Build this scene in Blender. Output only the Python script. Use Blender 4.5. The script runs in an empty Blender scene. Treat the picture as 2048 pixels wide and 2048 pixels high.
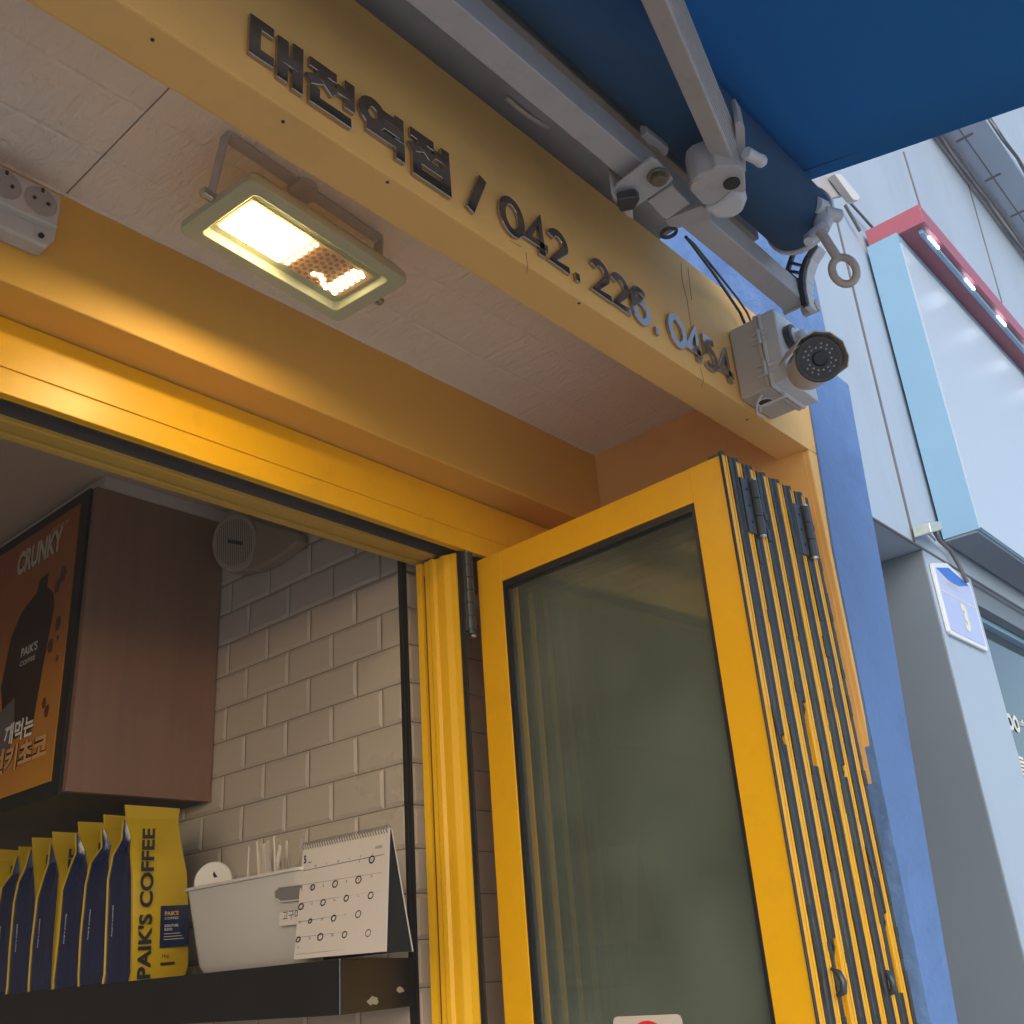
import bpy, bmesh, math, random
from mathutils import Vector, Matrix
random.seed(7)
S = bpy.context.scene
COL = S.collection
rad = math.radians

# ---------------------------------------------------------------- camera
# world origin = the photographer's eye; ground is 1.5 m below. X along the facade, Y into the shop, Z up
RC = ((0.66698044, -0.74170639, -0.07077231), (0.26189773, 0.32231227, -0.90968367), (0.69752897, 0.58820611, 0.40922720))
FP = 2073.59
cam_d = bpy.data.cameras.new("camera"); cam = bpy.data.objects.new("camera", cam_d); COL.objects.link(cam)
cam_d.sensor_width = 36.0; cam_d.lens = 36.0 * FP / 2048.0
cam_d.clip_start = 0.02; cam_d.clip_end = 500.0
r0, r1, r2 = [Vector(r) for r in RC]
cam.matrix_world = Matrix(((r0.x, -r1.x, -r2.x, 0), (r0.y, -r1.y, -r2.y, 0), (r0.z, -r1.z, -r2.z, 0), (0, 0, 0, 1)))
S.camera = cam
GROUND = -1.5
ADDED_HAZE = .014

# ---------------------------------------------------------------- sky, sun, exposure
W = bpy.data.worlds.new("World"); S.world = W; W.use_nodes = True
nt = W.node_tree; nt.nodes.clear()
sky = nt.nodes.new('ShaderNodeTexSky'); sky.sky_type = 'NISHITA'; sky.sun_disc = False
SUN_EL, SUN_AZ = rad(24), rad(232)
sky.sun_elevation = SUN_EL; sky.sun_rotation = SUN_AZ
sky.air_density = 1.0; sky.dust_density = 1.0; sky.ozone_density = 1.5
bg = nt.nodes.new('ShaderNodeBackground'); bg.inputs[1].default_value = 0.15
wo = nt.nodes.new('ShaderNodeOutputWorld')
nt.links.new(sky.outputs[0], bg.inputs[0]); nt.links.new(bg.outputs[0], wo.inputs[0])
sun_d = bpy.data.lights.new("sun", 'SUN'); sun_d.energy = 0.9; sun_d.angle = rad(38); sun_d.color = (1.0, 0.92, 0.80)
sun = bpy.data.objects.new("sun", sun_d); COL.objects.link(sun)
sdir = Vector((math.sin(SUN_AZ) * math.cos(SUN_EL), math.cos(SUN_AZ) * math.cos(SUN_EL), math.sin(SUN_EL)))
sun.rotation_euler = sdir.to_track_quat('Z', 'Y').to_euler()
S.view_settings.view_transform = 'Standard'; S.view_settings.look = 'None'
S.view_settings.exposure = 0.92; S.view_settings.gamma = 1.0
S.render.engine = 'CYCLES'
S.cycles.max_bounces = 12; S.cycles.transparent_max_bounces = 40; S.cycles.diffuse_bounces = 6; S.cycles.glossy_bounces = 5
S.render.resolution_x = 1024; S.render.resolution_y = 1024

# ---------------------------------------------------------------- helpers
def ray(u, v):
    a, b = (u - 1024) / FP, (v - 1024) / FP
    return r0 * a + r1 * b + r2
def at(u, v, ax, val):
    d = ray(u, v); return d * (val / d['XYZ'.index(ax)])
def V(*a): return Vector(a)

class MB:
    def __init__(s): s.v = []; s.f = []; s.sm = []
    def add(s, vs, fs, smooth=False):
        o = len(s.v); s.v += [Vector(p) for p in vs]; s.f += [tuple(i + o for i in f) for f in fs]; s.sm += [smooth] * len(fs)
    def box(s, x0, x1, y0, y1, z0, z1):
        p = [(x, y, z) for x in (x0, x1) for y in (y0, y1) for z in (z0, z1)]
        s.add(p, [(0, 1, 3, 2), (4, 6, 7, 5), (0, 4, 5, 1), (2, 3, 7, 6), (0, 2, 6, 4), (1, 5, 7, 3)])
        return s
    def prism(s, pts, vec):
        pts = [Vector(p) for p in pts]; vec = Vector(vec); n = len(pts)
        s.add(pts + [p + vec for p in pts], [tuple(range(n)), tuple(range(2 * n - 1, n - 1, -1))] + [(i, (i + 1) % n, (i + 1) % n + n, i + n) for i in range(n)])
        return s
    def obox(s, o, a, b, c):      # oriented box from corner o with edge vectors a, b, c
        o, a, b, c = map(Vector, (o, a, b, c)); return s.prism([o, o + a, o + a + b, o + b], c)
    def tube(s, path, r, n=12, closed=False, caps=True):
        path = [Vector(p) for p in path]; m = len(path); rings = []
        rr = r if isinstance(r, (list, tuple)) else [r] * m
        up = None
        for i in range(m):
            if closed: t = path[(i + 1) % m] - path[i - 1]
            else: t = path[min(i + 1, m - 1)] - path[max(i - 1, 0)]
            t.normalize()
            if up is None:
                up = Vector((0, 0, 1)) if abs(t.z) < .9 else Vector((1, 0, 0))
            a = t.cross(up).normalized(); b = a.cross(t).normalized(); up = b
            rings.append([path[i] + (a * math.cos(k * 2 * math.pi / n) + b * math.sin(k * 2 * math.pi / n)) * rr[i] for k in range(n)])
        vs = [p for R_ in rings for p in R_]; fs = []
        for i in range(m if closed else m - 1):
            j = (i + 1) % m
            for k in range(n):
                l = (k + 1) % n; fs.append((i * n + k, i * n + l, j * n + l, j * n + k))
        s.add(vs, fs, True)
        if not closed and caps:
            o = len(s.v) - len(vs)
            s.f += [tuple(o + k for k in range(n)), tuple(o + (m - 1) * n + k for k in range(n - 1, -1, -1))]; s.sm += [False, False]
        return s
    def cyl(s, p, q, r, n=20, r2=None):
        return s.tube([p, q], [r, r if r2 is None else r2], n)
    def ball(s, c, r, sc=(1, 1, 1), n=12):
        c = Vector(c); vs = []; fs = []
        for i in range(n // 2 + 1):
            th = math.pi * i / (n // 2)
            for k in range(n):
                ph = 2 * math.pi * k / n
                vs.append(c + Vector((math.sin(th) * math.cos(ph) * sc[0], math.sin(th) * math.sin(ph) * sc[1], math.cos(th) * sc[2])) * r)
        for i in range(n // 2):
            for k in range(n):
                l = (k + 1) % n; fs.append((i * n + k, i * n + l, (i + 1) * n + l, (i + 1) * n + k))
        s.add(vs, fs, True); return s
    def build(s, name, mat, parent=None, bevel=0, seg=2, label=None):
        me = bpy.data.meshes.new(name)
        me.from_pydata([tuple(p) for p in s.v], [], s.f)
        me.polygons.foreach_set('use_smooth', s.sm)
        bm = bmesh.new(); bm.from_mesh(me)
        if any(s.sm): bmesh.ops.remove_doubles(bm, verts=bm.verts, dist=1e-6)
        bmesh.ops.recalc_face_normals(bm, faces=bm.faces); bm.to_mesh(me); bm.free()
        if any(s.sm): me.set_sharp_from_angle(angle=rad(40))
        me.materials.append(mat)
        o = bpy.data.objects.new(name, me); COL.objects.link(o)
        if parent: o.parent = parent; o.matrix_parent_inverse = PINV.get(parent.name, Matrix())
        if bevel:
            b = o.modifiers.new('bevel', 'BEVEL'); b.width = bevel; b.segments = seg; b.limit_method = 'ANGLE'; b.angle_limit = rad(35)
        if label: o['label'] = label
        return o
PINV = {}
def thing(name, label, cat, loc=(0, 0, 0), group=None):
    o = bpy.data.objects.new(name, None); COL.objects.link(o); o.location = loc; o.empty_display_size = .05
    PINV[o.name] = Matrix.Translation(-Vector(loc))
    return tag(o, label, cat, group)
def tag(o, label, cat, group=None):
    o['label'] = label; o['category'] = cat
    if group: o['group'] = group
    return o
def struct(o): o['kind'] = 'structure'; return o

def strokes(lines, to3, vec, w, extra=0.0004, n=7):
    """thick round-ended pen strokes on a plane; to3 maps (a,b) metres to 3D, vec is the thickness"""
    mb = MB(); vec = Vector(vec); un = vec.normalized(); k = 0
    for ln in lines:
        k += 1
        pts = [Vector((p[0], p[1])) for p in ln]; hw = w / 2
        L, R = [], []
        m = len(pts)
        for i, p in enumerate(pts):
            if i == 0: t = (pts[1] - p)
            elif i == m - 1: t = (p - pts[i - 1])
            else: t = (pts[i + 1] - p).normalized() + (p - pts[i - 1]).normalized()
            t.normalize(); nn = Vector((-t.y, t.x))
            sc = 1.0
            if 0 < i < m - 1:
                c = (p - pts[i - 1]).normalized(); sc = 1 / max(.55, abs(nn.dot(Vector((-c.y, c.x)))))
            L.append(p + nn * hw * sc); R.append(p - nn * hw * sc)
        closed = (pts[0] - pts[-1]).length < 1e-6
        th = vec + un * extra * k
        if closed:
            t = ((pts[1] - pts[0]).normalized() + (pts[-1] - pts[-2]).normalized()).normalized(); nn = Vector((-t.y, t.x))
            c = (pts[1] - pts[0]).normalized(); sc = 1 / max(.55, abs(nn.dot(Vector((-c.y, c.x)))))
            L[0] = L[-1] = pts[0] + nn * hw * sc; R[0] = R[-1] = pts[0] - nn * hw * sc
        vs = [to3(p.x, p.y) for p in L] + [to3(p.x, p.y) for p in R]
        vs2 = [v + th for v in vs]; a = vs + vs2; N = len(vs); fs = []
        for i in range(m - 1):
            fs += [(i, i + 1, m + i + 1, m + i), (N + i, N + m + i, N + m + i + 1, N + i + 1), (i, N + i, N + i + 1, i + 1), (m + i, m + i + 1, N + m + i + 1, N + m + i)]
        if not closed: fs += [(0, m, N + m, N), (m - 1, N + m - 1, N + 2 * m - 1, 2 * m - 1)]
        mb.add(a, fs)
    return mb

def text_mesh(txt, right, up, org, width=None, height=None, bold=0.0, th=0.0006, align='LEFT', shear=0.0):
    """real lettering as a mesh: org = baseline start, right/up = unit vectors; width and height in metres"""
    cu = bpy.data.curves.new('t', 'FONT'); cu.body = txt; cu.size = 1.0; cu.offset = bold; cu.extrude = 0; cu.shear = shear; cu.resolution_u = 4
    ob = bpy.data.objects.new('t', cu); COL.objects.link(ob)
    dg = bpy.context.evaluated_depsgraph_get(); dg.update()
    me = ob.evaluated_get(dg).to_mesh()
    vs = [v.co.copy() for v in me.vertices]; fs = [tuple(p.vertices) for p in me.polygons]
    ob.evaluated_get(dg).to_mesh_clear(); bpy.data.objects.remove(ob); bpy.data.curves.remove(cu)
    x0 = min(v.x for v in vs); x1 = max(v.x for v in vs); y0 = min(v.y for v in vs); y1 = max(v.y for v in vs)
    sy = height / (y1 - y0) if height else None; sx = width / (x1 - x0) if width else sy
    if sy is None: sy = sx
    right = Vector(right).normalized(); up = Vector(up).normalized(); nrm = right.cross(up).normalized(); org = Vector(org)
    return [org + right * ((v.x - x0) * sx) + up * ((v.y - y0) * sy) + nrm * th for v in vs], fs, nrm
def text_obj(name, txt, right, up, org, mat, parent, **kw):
    vs, fs, nrm = text_mesh(txt, right, up, org, **kw)
    mb = MB(); mb.add(vs, fs); me = bpy.data.meshes.new(name); me.from_pydata([tuple(p) for p in vs], [], fs); me.materials.append(mat)
    o = bpy.data.objects.new(name, me); COL.objects.link(o)
    if parent: o.parent = parent; o.matrix_parent_inverse = PINV.get(parent.name, Matrix())
    return o

# ---------------------------------------------------------------- materials
def mat(name, rgb, rough=.6, metal=0, var=.12, vs=6.0, bump=0, bs=80, spec=.5, dirt=0, dirt_rgb=(.12, .1, .08), ds=3.0, stretch=(1, 1, 1), coat=0, trans=0, detail=5, bd=.004):
    m = bpy.data.materials.new(name); m.use_nodes = True; n = m.node_tree.nodes; l = m.node_tree.links
    b = n['Principled BSDF']; b.inputs['Roughness'].default_value = rough; b.inputs['Metallic'].default_value = metal
    b.inputs['Specular IOR Level'].default_value = spec; b.inputs['Coat Weight'].default_value = coat
    tc = n.new('ShaderNodeTexCoord'); mp = n.new('ShaderNodeMapping'); mp.inputs['Scale'].default_value = stretch
    l.new(tc.outputs['Object'], mp.inputs[0])
    nz = n.new('ShaderNodeTexNoise'); nz.inputs['Scale'].default_value = vs; nz.inputs['Detail'].default_value = detail
    l.new(mp.outputs[0], nz.inputs['Vector'])
    hi = tuple(min(1, c * (1 + var)) for c in rgb) + (1,); lo = tuple(c * (1 - var) for c in rgb) + (1,)
    mx = n.new('ShaderNodeMix'); mx.data_type = 'RGBA'; mx.inputs['A'].default_value = lo; mx.inputs['B'].default_value = hi
    l.new(nz.outputs['Fac'], mx.inputs['Factor']); out = mx.outputs['Result']
    if dirt:
        n2 = n.new('ShaderNodeTexNoise'); n2.inputs['Scale'].default_value = ds; n2.inputs['Detail'].default_value = 9; n2.inputs['Roughness'].default_value = .7
        l.new(mp.outputs[0], n2.inputs['Vector'])
        cr = n.new('ShaderNodeValToRGB'); cr.color_ramp.elements[0].position = .52; cr.color_ramp.elements[1].position = .75
        l.new(n2.outputs['Fac'], cr.inputs[0]); mu = n.new('ShaderNodeMath'); mu.operation = 'MULTIPLY'; mu.inputs[1].default_value = dirt
        l.new(cr.outputs[0], mu.inputs[0]); m2 = n.new('ShaderNodeMix'); m2.data_type = 'RGBA'; m2.inputs['B'].default_value = dirt_rgb + (1,)
        l.new(mu.outputs[0], m2.inputs['Factor']); l.new(out, m2.inputs['A']); out = m2.outputs['Result']
    l.new(out, b.inputs['Base Color'])
    rr = n.new('ShaderNodeMapRange'); rr.inputs['To Min'].default_value = max(0, rough - .08); rr.inputs['To Max'].default_value = min(1, rough + .08)
    l.new(nz.outputs['Fac'], rr.inputs[0]); l.new(rr.outputs[0], b.inputs['Roughness'])
    if bump:
        n3 = n.new('ShaderNodeTexNoise'); n3.inputs['Scale'].default_value = bs; n3.inputs['Detail'].default_value = 6
        l.new(mp.outputs[0], n3.inputs['Vector']); bp = n.new('ShaderNodeBump'); bp.inputs['Strength'].default_value = bump; bp.inputs['Distance'].default_value = bd
        l.new(n3.outputs['Fac'], bp.inputs['Height']); l.new(bp.outputs[0], b.inputs['Normal'])
    return m
def emis(name, rgb, st):
    m = bpy.data.materials.new(name); m.use_nodes = True; b = m.node_tree.nodes['Principled BSDF']
    b.inputs['Base Color'].default_value = (*rgb, 1); b.inputs['Emission Color'].default_value = (*rgb, 1); b.inputs['Emission Strength'].default_value = st
    return m
def glass(name, tint, refl=1.0, ior=1.5, rough=0.0, dust_veil=0):
    m = bpy.data.materials.new(name); m.use_nodes = True; n = m.node_tree.nodes; l = m.node_tree.links; n.clear()
    o = n.new('ShaderNodeOutputMaterial'); t = n.new('ShaderNodeBsdfTransparent'); t.inputs[0].default_value = (*tint, 1)
    g = n.new('ShaderNodeBsdfGlossy'); g.inputs['Roughness'].default_value = rough; f = n.new('ShaderNodeFresnel'); f.inputs[0].default_value = ior
    mu = n.new('ShaderNodeMath'); mu.operation = 'MULTIPLY'; mu.inputs[1].default_value = refl; mu.use_clamp = True
    x = n.new('ShaderNodeMixShader'); ge = n.new('ShaderNodeNewGeometry'); iv = n.new('ShaderNodeMath'); iv.operation = 'SUBTRACT'; iv.inputs[0].default_value = refl; l.new(ge.outputs['Backfacing'], iv.inputs[1]); iv.use_clamp = True; l.new(iv.outputs[0], mu.inputs[1]); l.new(f.outputs[0], mu.inputs[0]); l.new(mu.outputs[0], x.inputs[0]); l.new(t.outputs[0], x.inputs[1]); l.new(g.outputs[0], x.inputs[2])
    if dust_veil:
        df = n.new('ShaderNodeBsdfDiffuse'); df.inputs[0].default_value = (.42, .46, .40, 1); x2 = n.new('ShaderNodeMixShader')  # dusty grey-green film, also mixed in to brighten the dark glass
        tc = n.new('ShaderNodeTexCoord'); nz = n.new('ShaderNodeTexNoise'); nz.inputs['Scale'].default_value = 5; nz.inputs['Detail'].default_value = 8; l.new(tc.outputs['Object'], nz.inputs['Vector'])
        mr = n.new('ShaderNodeMapRange'); mr.inputs['From Min'].default_value = .3; mr.inputs['From Max'].default_value = .8; mr.inputs['To Min'].default_value = dust_veil * .6; mr.inputs['To Max'].default_value = dust_veil * 1.6
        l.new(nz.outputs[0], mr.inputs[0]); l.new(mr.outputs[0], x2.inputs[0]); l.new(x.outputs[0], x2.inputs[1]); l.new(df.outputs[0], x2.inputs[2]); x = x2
    l.new(x.outputs[0], o.inputs[0])
    return m

M = {}
M['paint'] = mat('orange_paint', (.82, .48, .15), .62, var=.06, vs=3, bump=.12, bs=60, dirt=.25, dirt_rgb=(.3, .17, .08), ds=4)
M['head'] = mat('yellow_header_paint', (.70, .38, .06), .55, var=.05, vs=3, bump=.08, bs=60, dirt=.12, dirt_rgb=(.4, .22, .06), ds=3)
M['frame'] = mat('yellow_coated_metal', (.78, .395, .001), .38, var=.04, vs=8, bump=.03, bs=150, dirt=.28, dirt_rgb=(.42, .20, .02), ds=16)
M['framed'] = mat('yellow_track_metal', (.55, .33, .05), .5, var=.12, vs=12, dirt=.4, dirt_rgb=(.2, .13, .05), ds=8, stretch=(.2, 4, 4))
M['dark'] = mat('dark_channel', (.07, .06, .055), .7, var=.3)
M['rubber'] = mat('black_rubber', (.009, .010, .014), .45, var=.4, vs=40, bump=.3, bs=90)
M['hinge'] = mat('charcoal_hinge', (.045, .05, .06), .35, metal=.3, var=.2, vs=30)
M['steel'] = mat('bright_steel', (.6, .6, .6), .25, metal=1)
M['blue'] = mat('blue_wall_paint', (.115, .22, .47), .75, var=.14, vs=2.5, bump=1.0, bs=11, bd=.018, dirt=.3, dirt_rgb=(.03, .08, .2), ds=6)
M['white'] = mat('white_enamel', (.44, .42, .42), .45, var=.08, vs=8, dirt=.45, dirt_rgb=(.18, .16, .15), ds=12)
M['grey'] = mat('grey_plastic', (.48, .44, .40), .55, var=.08, vs=8, bump=.05, bs=40, dirt=.5, dirt_rgb=(.16, .13, .11), ds=9, stretch=(1, 1, .3))
M['pale'] = mat('pale_plastic', (.62, .62, .64), .5, var=.05, dirt=.2, ds=12, dirt_rgb=(.3, .28, .26))
M['ribs'] = mat('dark_ribs', (.02, .025, .035), .25, var=.2)
M['brownwood'] = mat('brown_wood_laminate', (.22, .115, .075), .5, var=.22, vs=14, stretch=(3, 3, .18), bump=.1, bs=60)
M['blackwood'] = mat('black_laminate', (.010, .009, .010), .5, var=.2)
M['tile'] = mat('cream_ceramic_tile', (.50, .42, .345), .30, var=.04, vs=5, spec=.45)
M['grout'] = mat('tan_grout', (.22, .18, .15), .9, var=.15)
M['incl'] = mat('interior_ceiling_paint', (.46, .34, .25), .8, var=.05, vs=2)
M['inwall'] = mat('interior_wall_paint', (.28, .2, .14), .8, var=.1, vs=2)
M['floor'] = mat('shop_floor', (.12, .1, .085), .5, var=.15, vs=2)
M['neigh'] = mat('pale_facade_panel', (.37, .46, .58), .5, var=.12, vs=1.4, bump=.15, bs=6, dirt=.45, dirt_rgb=(.27, .30, .36), ds=3.2, stretch=(1.6, 1, .35))
M['neigh_shade'] = mat('shaded_panel', (.16, .20, .25), .5, var=.10, vs=1.5, dirt=.2, dirt_rgb=(.25, .24, .24), ds=2)  # shade on the pillar side is put into this darker panel colour
M['seam'] = mat('grey_seam_sealant', (.12, .12, .14), .7)
M['signf'] = mat('white_sign_sheet', (.45, .54, .66), .35, var=.05, vs=1.5, dirt=.5, dirt_rgb=(.45, .47, .58), ds=1.1, stretch=(.6, 1, 1))
M['signs'] = mat('blue_sign_side', (.22, .40, .58), .45, var=.03)
M['red'] = mat('red_sign_band', (.36, .09, .13), .45, var=.06)
M['ink'] = mat('black_ink', (.012, .012, .014), .6)
M['navy'] = mat('navy_foil', (.006, .014, .06), .20, var=.35, vs=18, bump=1.0, bs=22, spec=.7, stretch=(1, 1, .5))
M['yfoil'] = mat('yellow_foil', (.50, .32, .008), .33, var=.12, vs=9, bump=.9, bs=13)
M['wtxt'] = mat('white_print', (.7, .68, .62), .6)
M['paper'] = mat('white_paper', (.56, .48, .42), .75, var=.03)
M['basket'] = mat('white_basket_plastic', (.50, .45, .40), .45, var=.03)
M['kraft'] = mat('pale_straws', (.5, .42, .33), .7, var=.2)

def fabric_mat():
    m = bpy.data.materials.new('blue_awning_fabric'); m.use_nodes = True; n = m.node_tree.nodes; l = m.node_tree.links; n.clear()
    o = n.new('ShaderNodeOutputMaterial'); d = n.new('ShaderNodeBsdfDiffuse'); t = n.new('ShaderNodeBsdfTranslucent'); a = n.new('ShaderNodeMixShader'); a.inputs[0].default_value = .5
    tc = n.new('ShaderNodeTexCoord'); nz = n.new('ShaderNodeTexNoise'); nz.inputs['Scale'].default_value = 1.2; nz.inputs['Detail'].default_value = 4
    wv = n.new('ShaderNodeTexNoise'); wv.inputs['Scale'].default_value = 420; l.new(tc.outputs['Object'], wv.inputs['Vector'])
    l.new(tc.outputs['Object'], nz.inputs['Vector']); mx = n.new('ShaderNodeMix'); mx.data_type = 'RGBA'
    mx.inputs['A'].default_value = (.03, .21, .42, 1); mx.inputs['B'].default_value = (.04, .25, .50, 1); l.new(nz.outputs[0], mx.inputs['Factor'])
    bp = n.new('ShaderNodeBump'); bp.inputs['Strength'].default_value = .25; bp.inputs['Distance'].default_value = .001; l.new(wv.outputs[0], bp.inputs['Height'])
    for s in (d, t): l.new(mx.outputs['Result'], s.inputs[0]); l.new(bp.outputs[0], s.inputs['Normal'])
    l.new(d.outputs[0], a.inputs[1]); l.new(t.outputs[0], a.inputs[2]); l.new(a.outputs[0], o.inputs[0]); return m
M['fabric'] = fabric_mat()
M['glass'] = glass('greenish_door_glass', (.86, .885, .85), refl=1.0, ior=1.5, dust_veil=.085)
M['winglass'] = mat('dark_window_glass', (.03, .05, .06), .08, var=.5, vs=1.5, spec=.7)
M['letter'] = mat('dark_mirror_letter', (.42, .38, .37), .09, metal=.92, var=.05, vs=4)
M['lens'] = glass('lamp_glass', (.95, .95, .92), refl=.8)
def soffit_mat():
    m = mat('embossed_soffit_board', (.80, .71, .60), .8, var=.06, vs=3)
    n = m.node_tree.nodes; l = m.node_tree.links; b = n['Principled BSDF']
    tc = n.new('ShaderNodeTexCoord'); mp = n.new('ShaderNodeMapping'); mp.inputs['Scale'].default_value = (6, 2.2, 1); mp.inputs['Rotation'].default_value = (0, 0, .25)
    v = n.new('ShaderNodeTexNoise'); v.inputs['Scale'].default_value = 9; v.inputs['Detail'].default_value = 4; v.inputs['Distortion'].default_value = 2.2
    l.new(tc.outputs['Object'], mp.inputs[0]); l.new(mp.outputs[0], v.inputs['Vector'])
    br = n.new('ShaderNodeTexBrick'); br.inputs['Scale'].default_value = 1; br.inputs['Brick Width'].default_value = .42; br.inputs['Row Height'].default_value = .11; br.inputs['Mortar Size'].default_value = .006; br.inputs['Mortar Smooth'].default_value = 1
    l.new(tc.outputs['Object'], br.inputs['Vector'])
    mm = n.new('ShaderNodeMath'); mm.operation = 'MULTIPLY_ADD'; mm.inputs[1].default_value = -.3
    l.new(br.outputs['Fac'], mm.inputs[0]); l.new(v.outputs[0], mm.inputs[2])
    bp = n.new('ShaderNodeBump'); bp.inputs['Strength'].default_value = .8; bp.inputs['Distance'].default_value = .0055; l.new(mm.outputs[0], bp.inputs['Height']); l.new(bp.outputs[0], b.inputs['Normal'])
    return m
M['soffit'] = soffit_mat()

# ================================================================= SETTING
A, XW = 1.28, 1.35
Z4, ZG, Z9, ZC = .767, .803, .8852, 1.069
YB, XS, YF, YFI = 1.2046, 1.736, .7103, .773
FT = 1.142
ZIN = 1.126
g = MB().box(-60, 60, -60, 60, GROUND - .3, GROUND).build('pavement', mat('grey_pavement', (.52, .50, .47), .85, var=.15, vs=3, bump=.2, bs=30)); struct(g)

shop = thing('shop_building', 'yellow and orange framed shopfront with a recessed lintel, tiled inner wall and folding glass doors', 'building', (0, 1.28, GROUND))
# soffit boards of the recess, with one open joint
xj = at(337, 177.5, 'Z', ZC).x
MB().box(-1.6, xj - .0012, YFI - .04, YB + .02, ZC, ZC + .02).box(xj + .0012, XS + .05, YFI - .04, YB + .02, ZC, ZC + .02).build('soffit', M['soffit'], shop)
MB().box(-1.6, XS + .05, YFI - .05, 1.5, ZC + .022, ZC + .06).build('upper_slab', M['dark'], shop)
# a bead of sealant along the back edge of the soffit
pth = []
rr = []
for i in range(90):
    x = -1.0 + i * (XS + 1.0) / 89; pth.append((x, YB - .001, ZC - .001)); rr.append(.0018 + random.random() * .0022)
MB().tube(pth, rr, 6).build('sealant_bead', M['soffit'], shop)
# header box and side wall
hb = MB().box(-1.6, XS, YB, A + .04, Z9, ZC).build('header_beam', M['head'], shop, .003)
MB().box(XS, XS + .055, YF + .012, 1.6, GROUND, ZC + .02).build('side_wall', M['paint'], shop)
MB().box(XS - .012, XS, 1.285, 1.35, GROUND, Z9 - .002).build('side_trim', M['head'], shop)
# fascia with its post
pf = [(-1.6, YF, Z9), (XS, YF, Z9), (XS, YF, GROUND), (1.80, YF, GROUND), (1.80, YF, FT), (-1.6, YF, FT)]
MB().prism(pf[:2] + [(XS + .0, YF, Z9)] + [(1.80, YF, Z9), (1.80, YF, FT), (-1.6, YF, FT)], (0, YFI - YF, 0)).build('fascia', M['paint'], shop, .004)
fas = shop.children[-1]
MB().box(XS + .001, 1.80, YF, YFI, GROUND, Z9).build('post', M['paint'], shop, .003)
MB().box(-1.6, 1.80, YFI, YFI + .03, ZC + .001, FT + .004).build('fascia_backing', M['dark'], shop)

# door frame header: face with a groove, dark channel and rails below
fh = MB()
fh.box(-1.6, XS - .002, A, A + .012, Z4, ZG).box(-1.6, XS - .002, A + .0, A + .012, ZG + .004, Z9 - .002)
fh.box(-1.6, XS - .002, A + .0025, A + .014, ZG - .001, ZG + .005)
fh.box(-1.6, 1.412, A + .012, A + .016, Z4, Z9 - .004)
fo = fh.build('door_header', M['frame'], shop, .0012)
MB().box(-1.6, 1.40, A + .016, 1.337, Z4 + .022, Z4 + .04).box(-1.6, 1.40, 1.337, 1.34, Z4 + .002, Z4 + .04).build('track_channel', M['dark'], shop)
rl = MB().box(-1.6, 1.352, 1.340, 1.384, Z4 + .003, Z4 + .05).box(-1.6, 1.352, 1.388, 1.404, Z4, Z4 + .05).box(-1.6, 1.352, 1.352, 1.355, Z4 + .0, Z4 + .01)
rl.build('track_rail', M['framed'], shop, .001)
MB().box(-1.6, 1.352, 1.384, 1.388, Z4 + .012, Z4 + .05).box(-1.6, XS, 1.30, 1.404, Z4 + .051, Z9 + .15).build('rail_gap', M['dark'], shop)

# ribbed side jamb (faces the opening)
jb = MB()
def jx(y): return 1.342 + (1.39 - y) * .17
prof = []
y = 1.392
rib = [(.0, 0), (.013, 0), (.0131, .010), (.021, .010), (.0211, 0), (.030, .0), (.034, -.0035), (.043, -.0035), (.047, .0015), (.058, .0015), (.062, -.0045), (.070, -.0045), (.082, -.001), (.094, .0)]
pts = [(jx(1.392 - d) + o, 1.392 - d) for d, o in rib]
for i, (x, y_) in enumerate(pts): prof.append((x, y_))
poly = [(x, y_, 0) for x, y_ in prof] + [(prof[-1][0] + .004, prof[-1][1], 0), (prof[-1][0] + .004, 1.392, 0)]
zt = Z4 - .004
jb.prism([(x, y_, GROUND) for x, y_, _ in poly], (0, 0, zt - GROUND)); jb.build('ribbed_jamb', mat('yellow_jamb_metal', (.76, .40, .004), .42, var=.03, vs=2, stretch=(1, 1, .2)), shop)
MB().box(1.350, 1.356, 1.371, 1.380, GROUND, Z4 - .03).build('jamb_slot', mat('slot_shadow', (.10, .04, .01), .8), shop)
MB().box(1.361, 1.3665, 1.288, 1.300, GROUND, Z4 - .002).build('jamb_gasket', M['rubber'], shop)
# pivot hinge between jamb and first leaf
hx, hy = 1.381, 1.288
hg = MB(); zz = Z4 - .003
for k in range(6):
    z0 = zz - (k + 1) * .0262; hg.cyl((hx, hy, z0 + .0012), (hx, hy, z0 + .0262), .0105, 20)
hg.cyl((hx, hy, zz - .165), (hx, hy, zz), .0085, 16); hg.box(hx - .014, hx + .004, hy - .002, hy + .010, zz - .16, zz)
hno = hg.build('pivot_hinge', M['hinge'], shop, .0006)
MB().ball((hx + .002, hy - .002, zz - .168), .0065, (1, 1, .7)).build('hinge_pin', M['steel'], hno)
MB().ball((hx - .003, hy - .004, zz + .001), .006, (1.4, 1, .4)).build('hinge_pin', M['steel'], hno)

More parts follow.
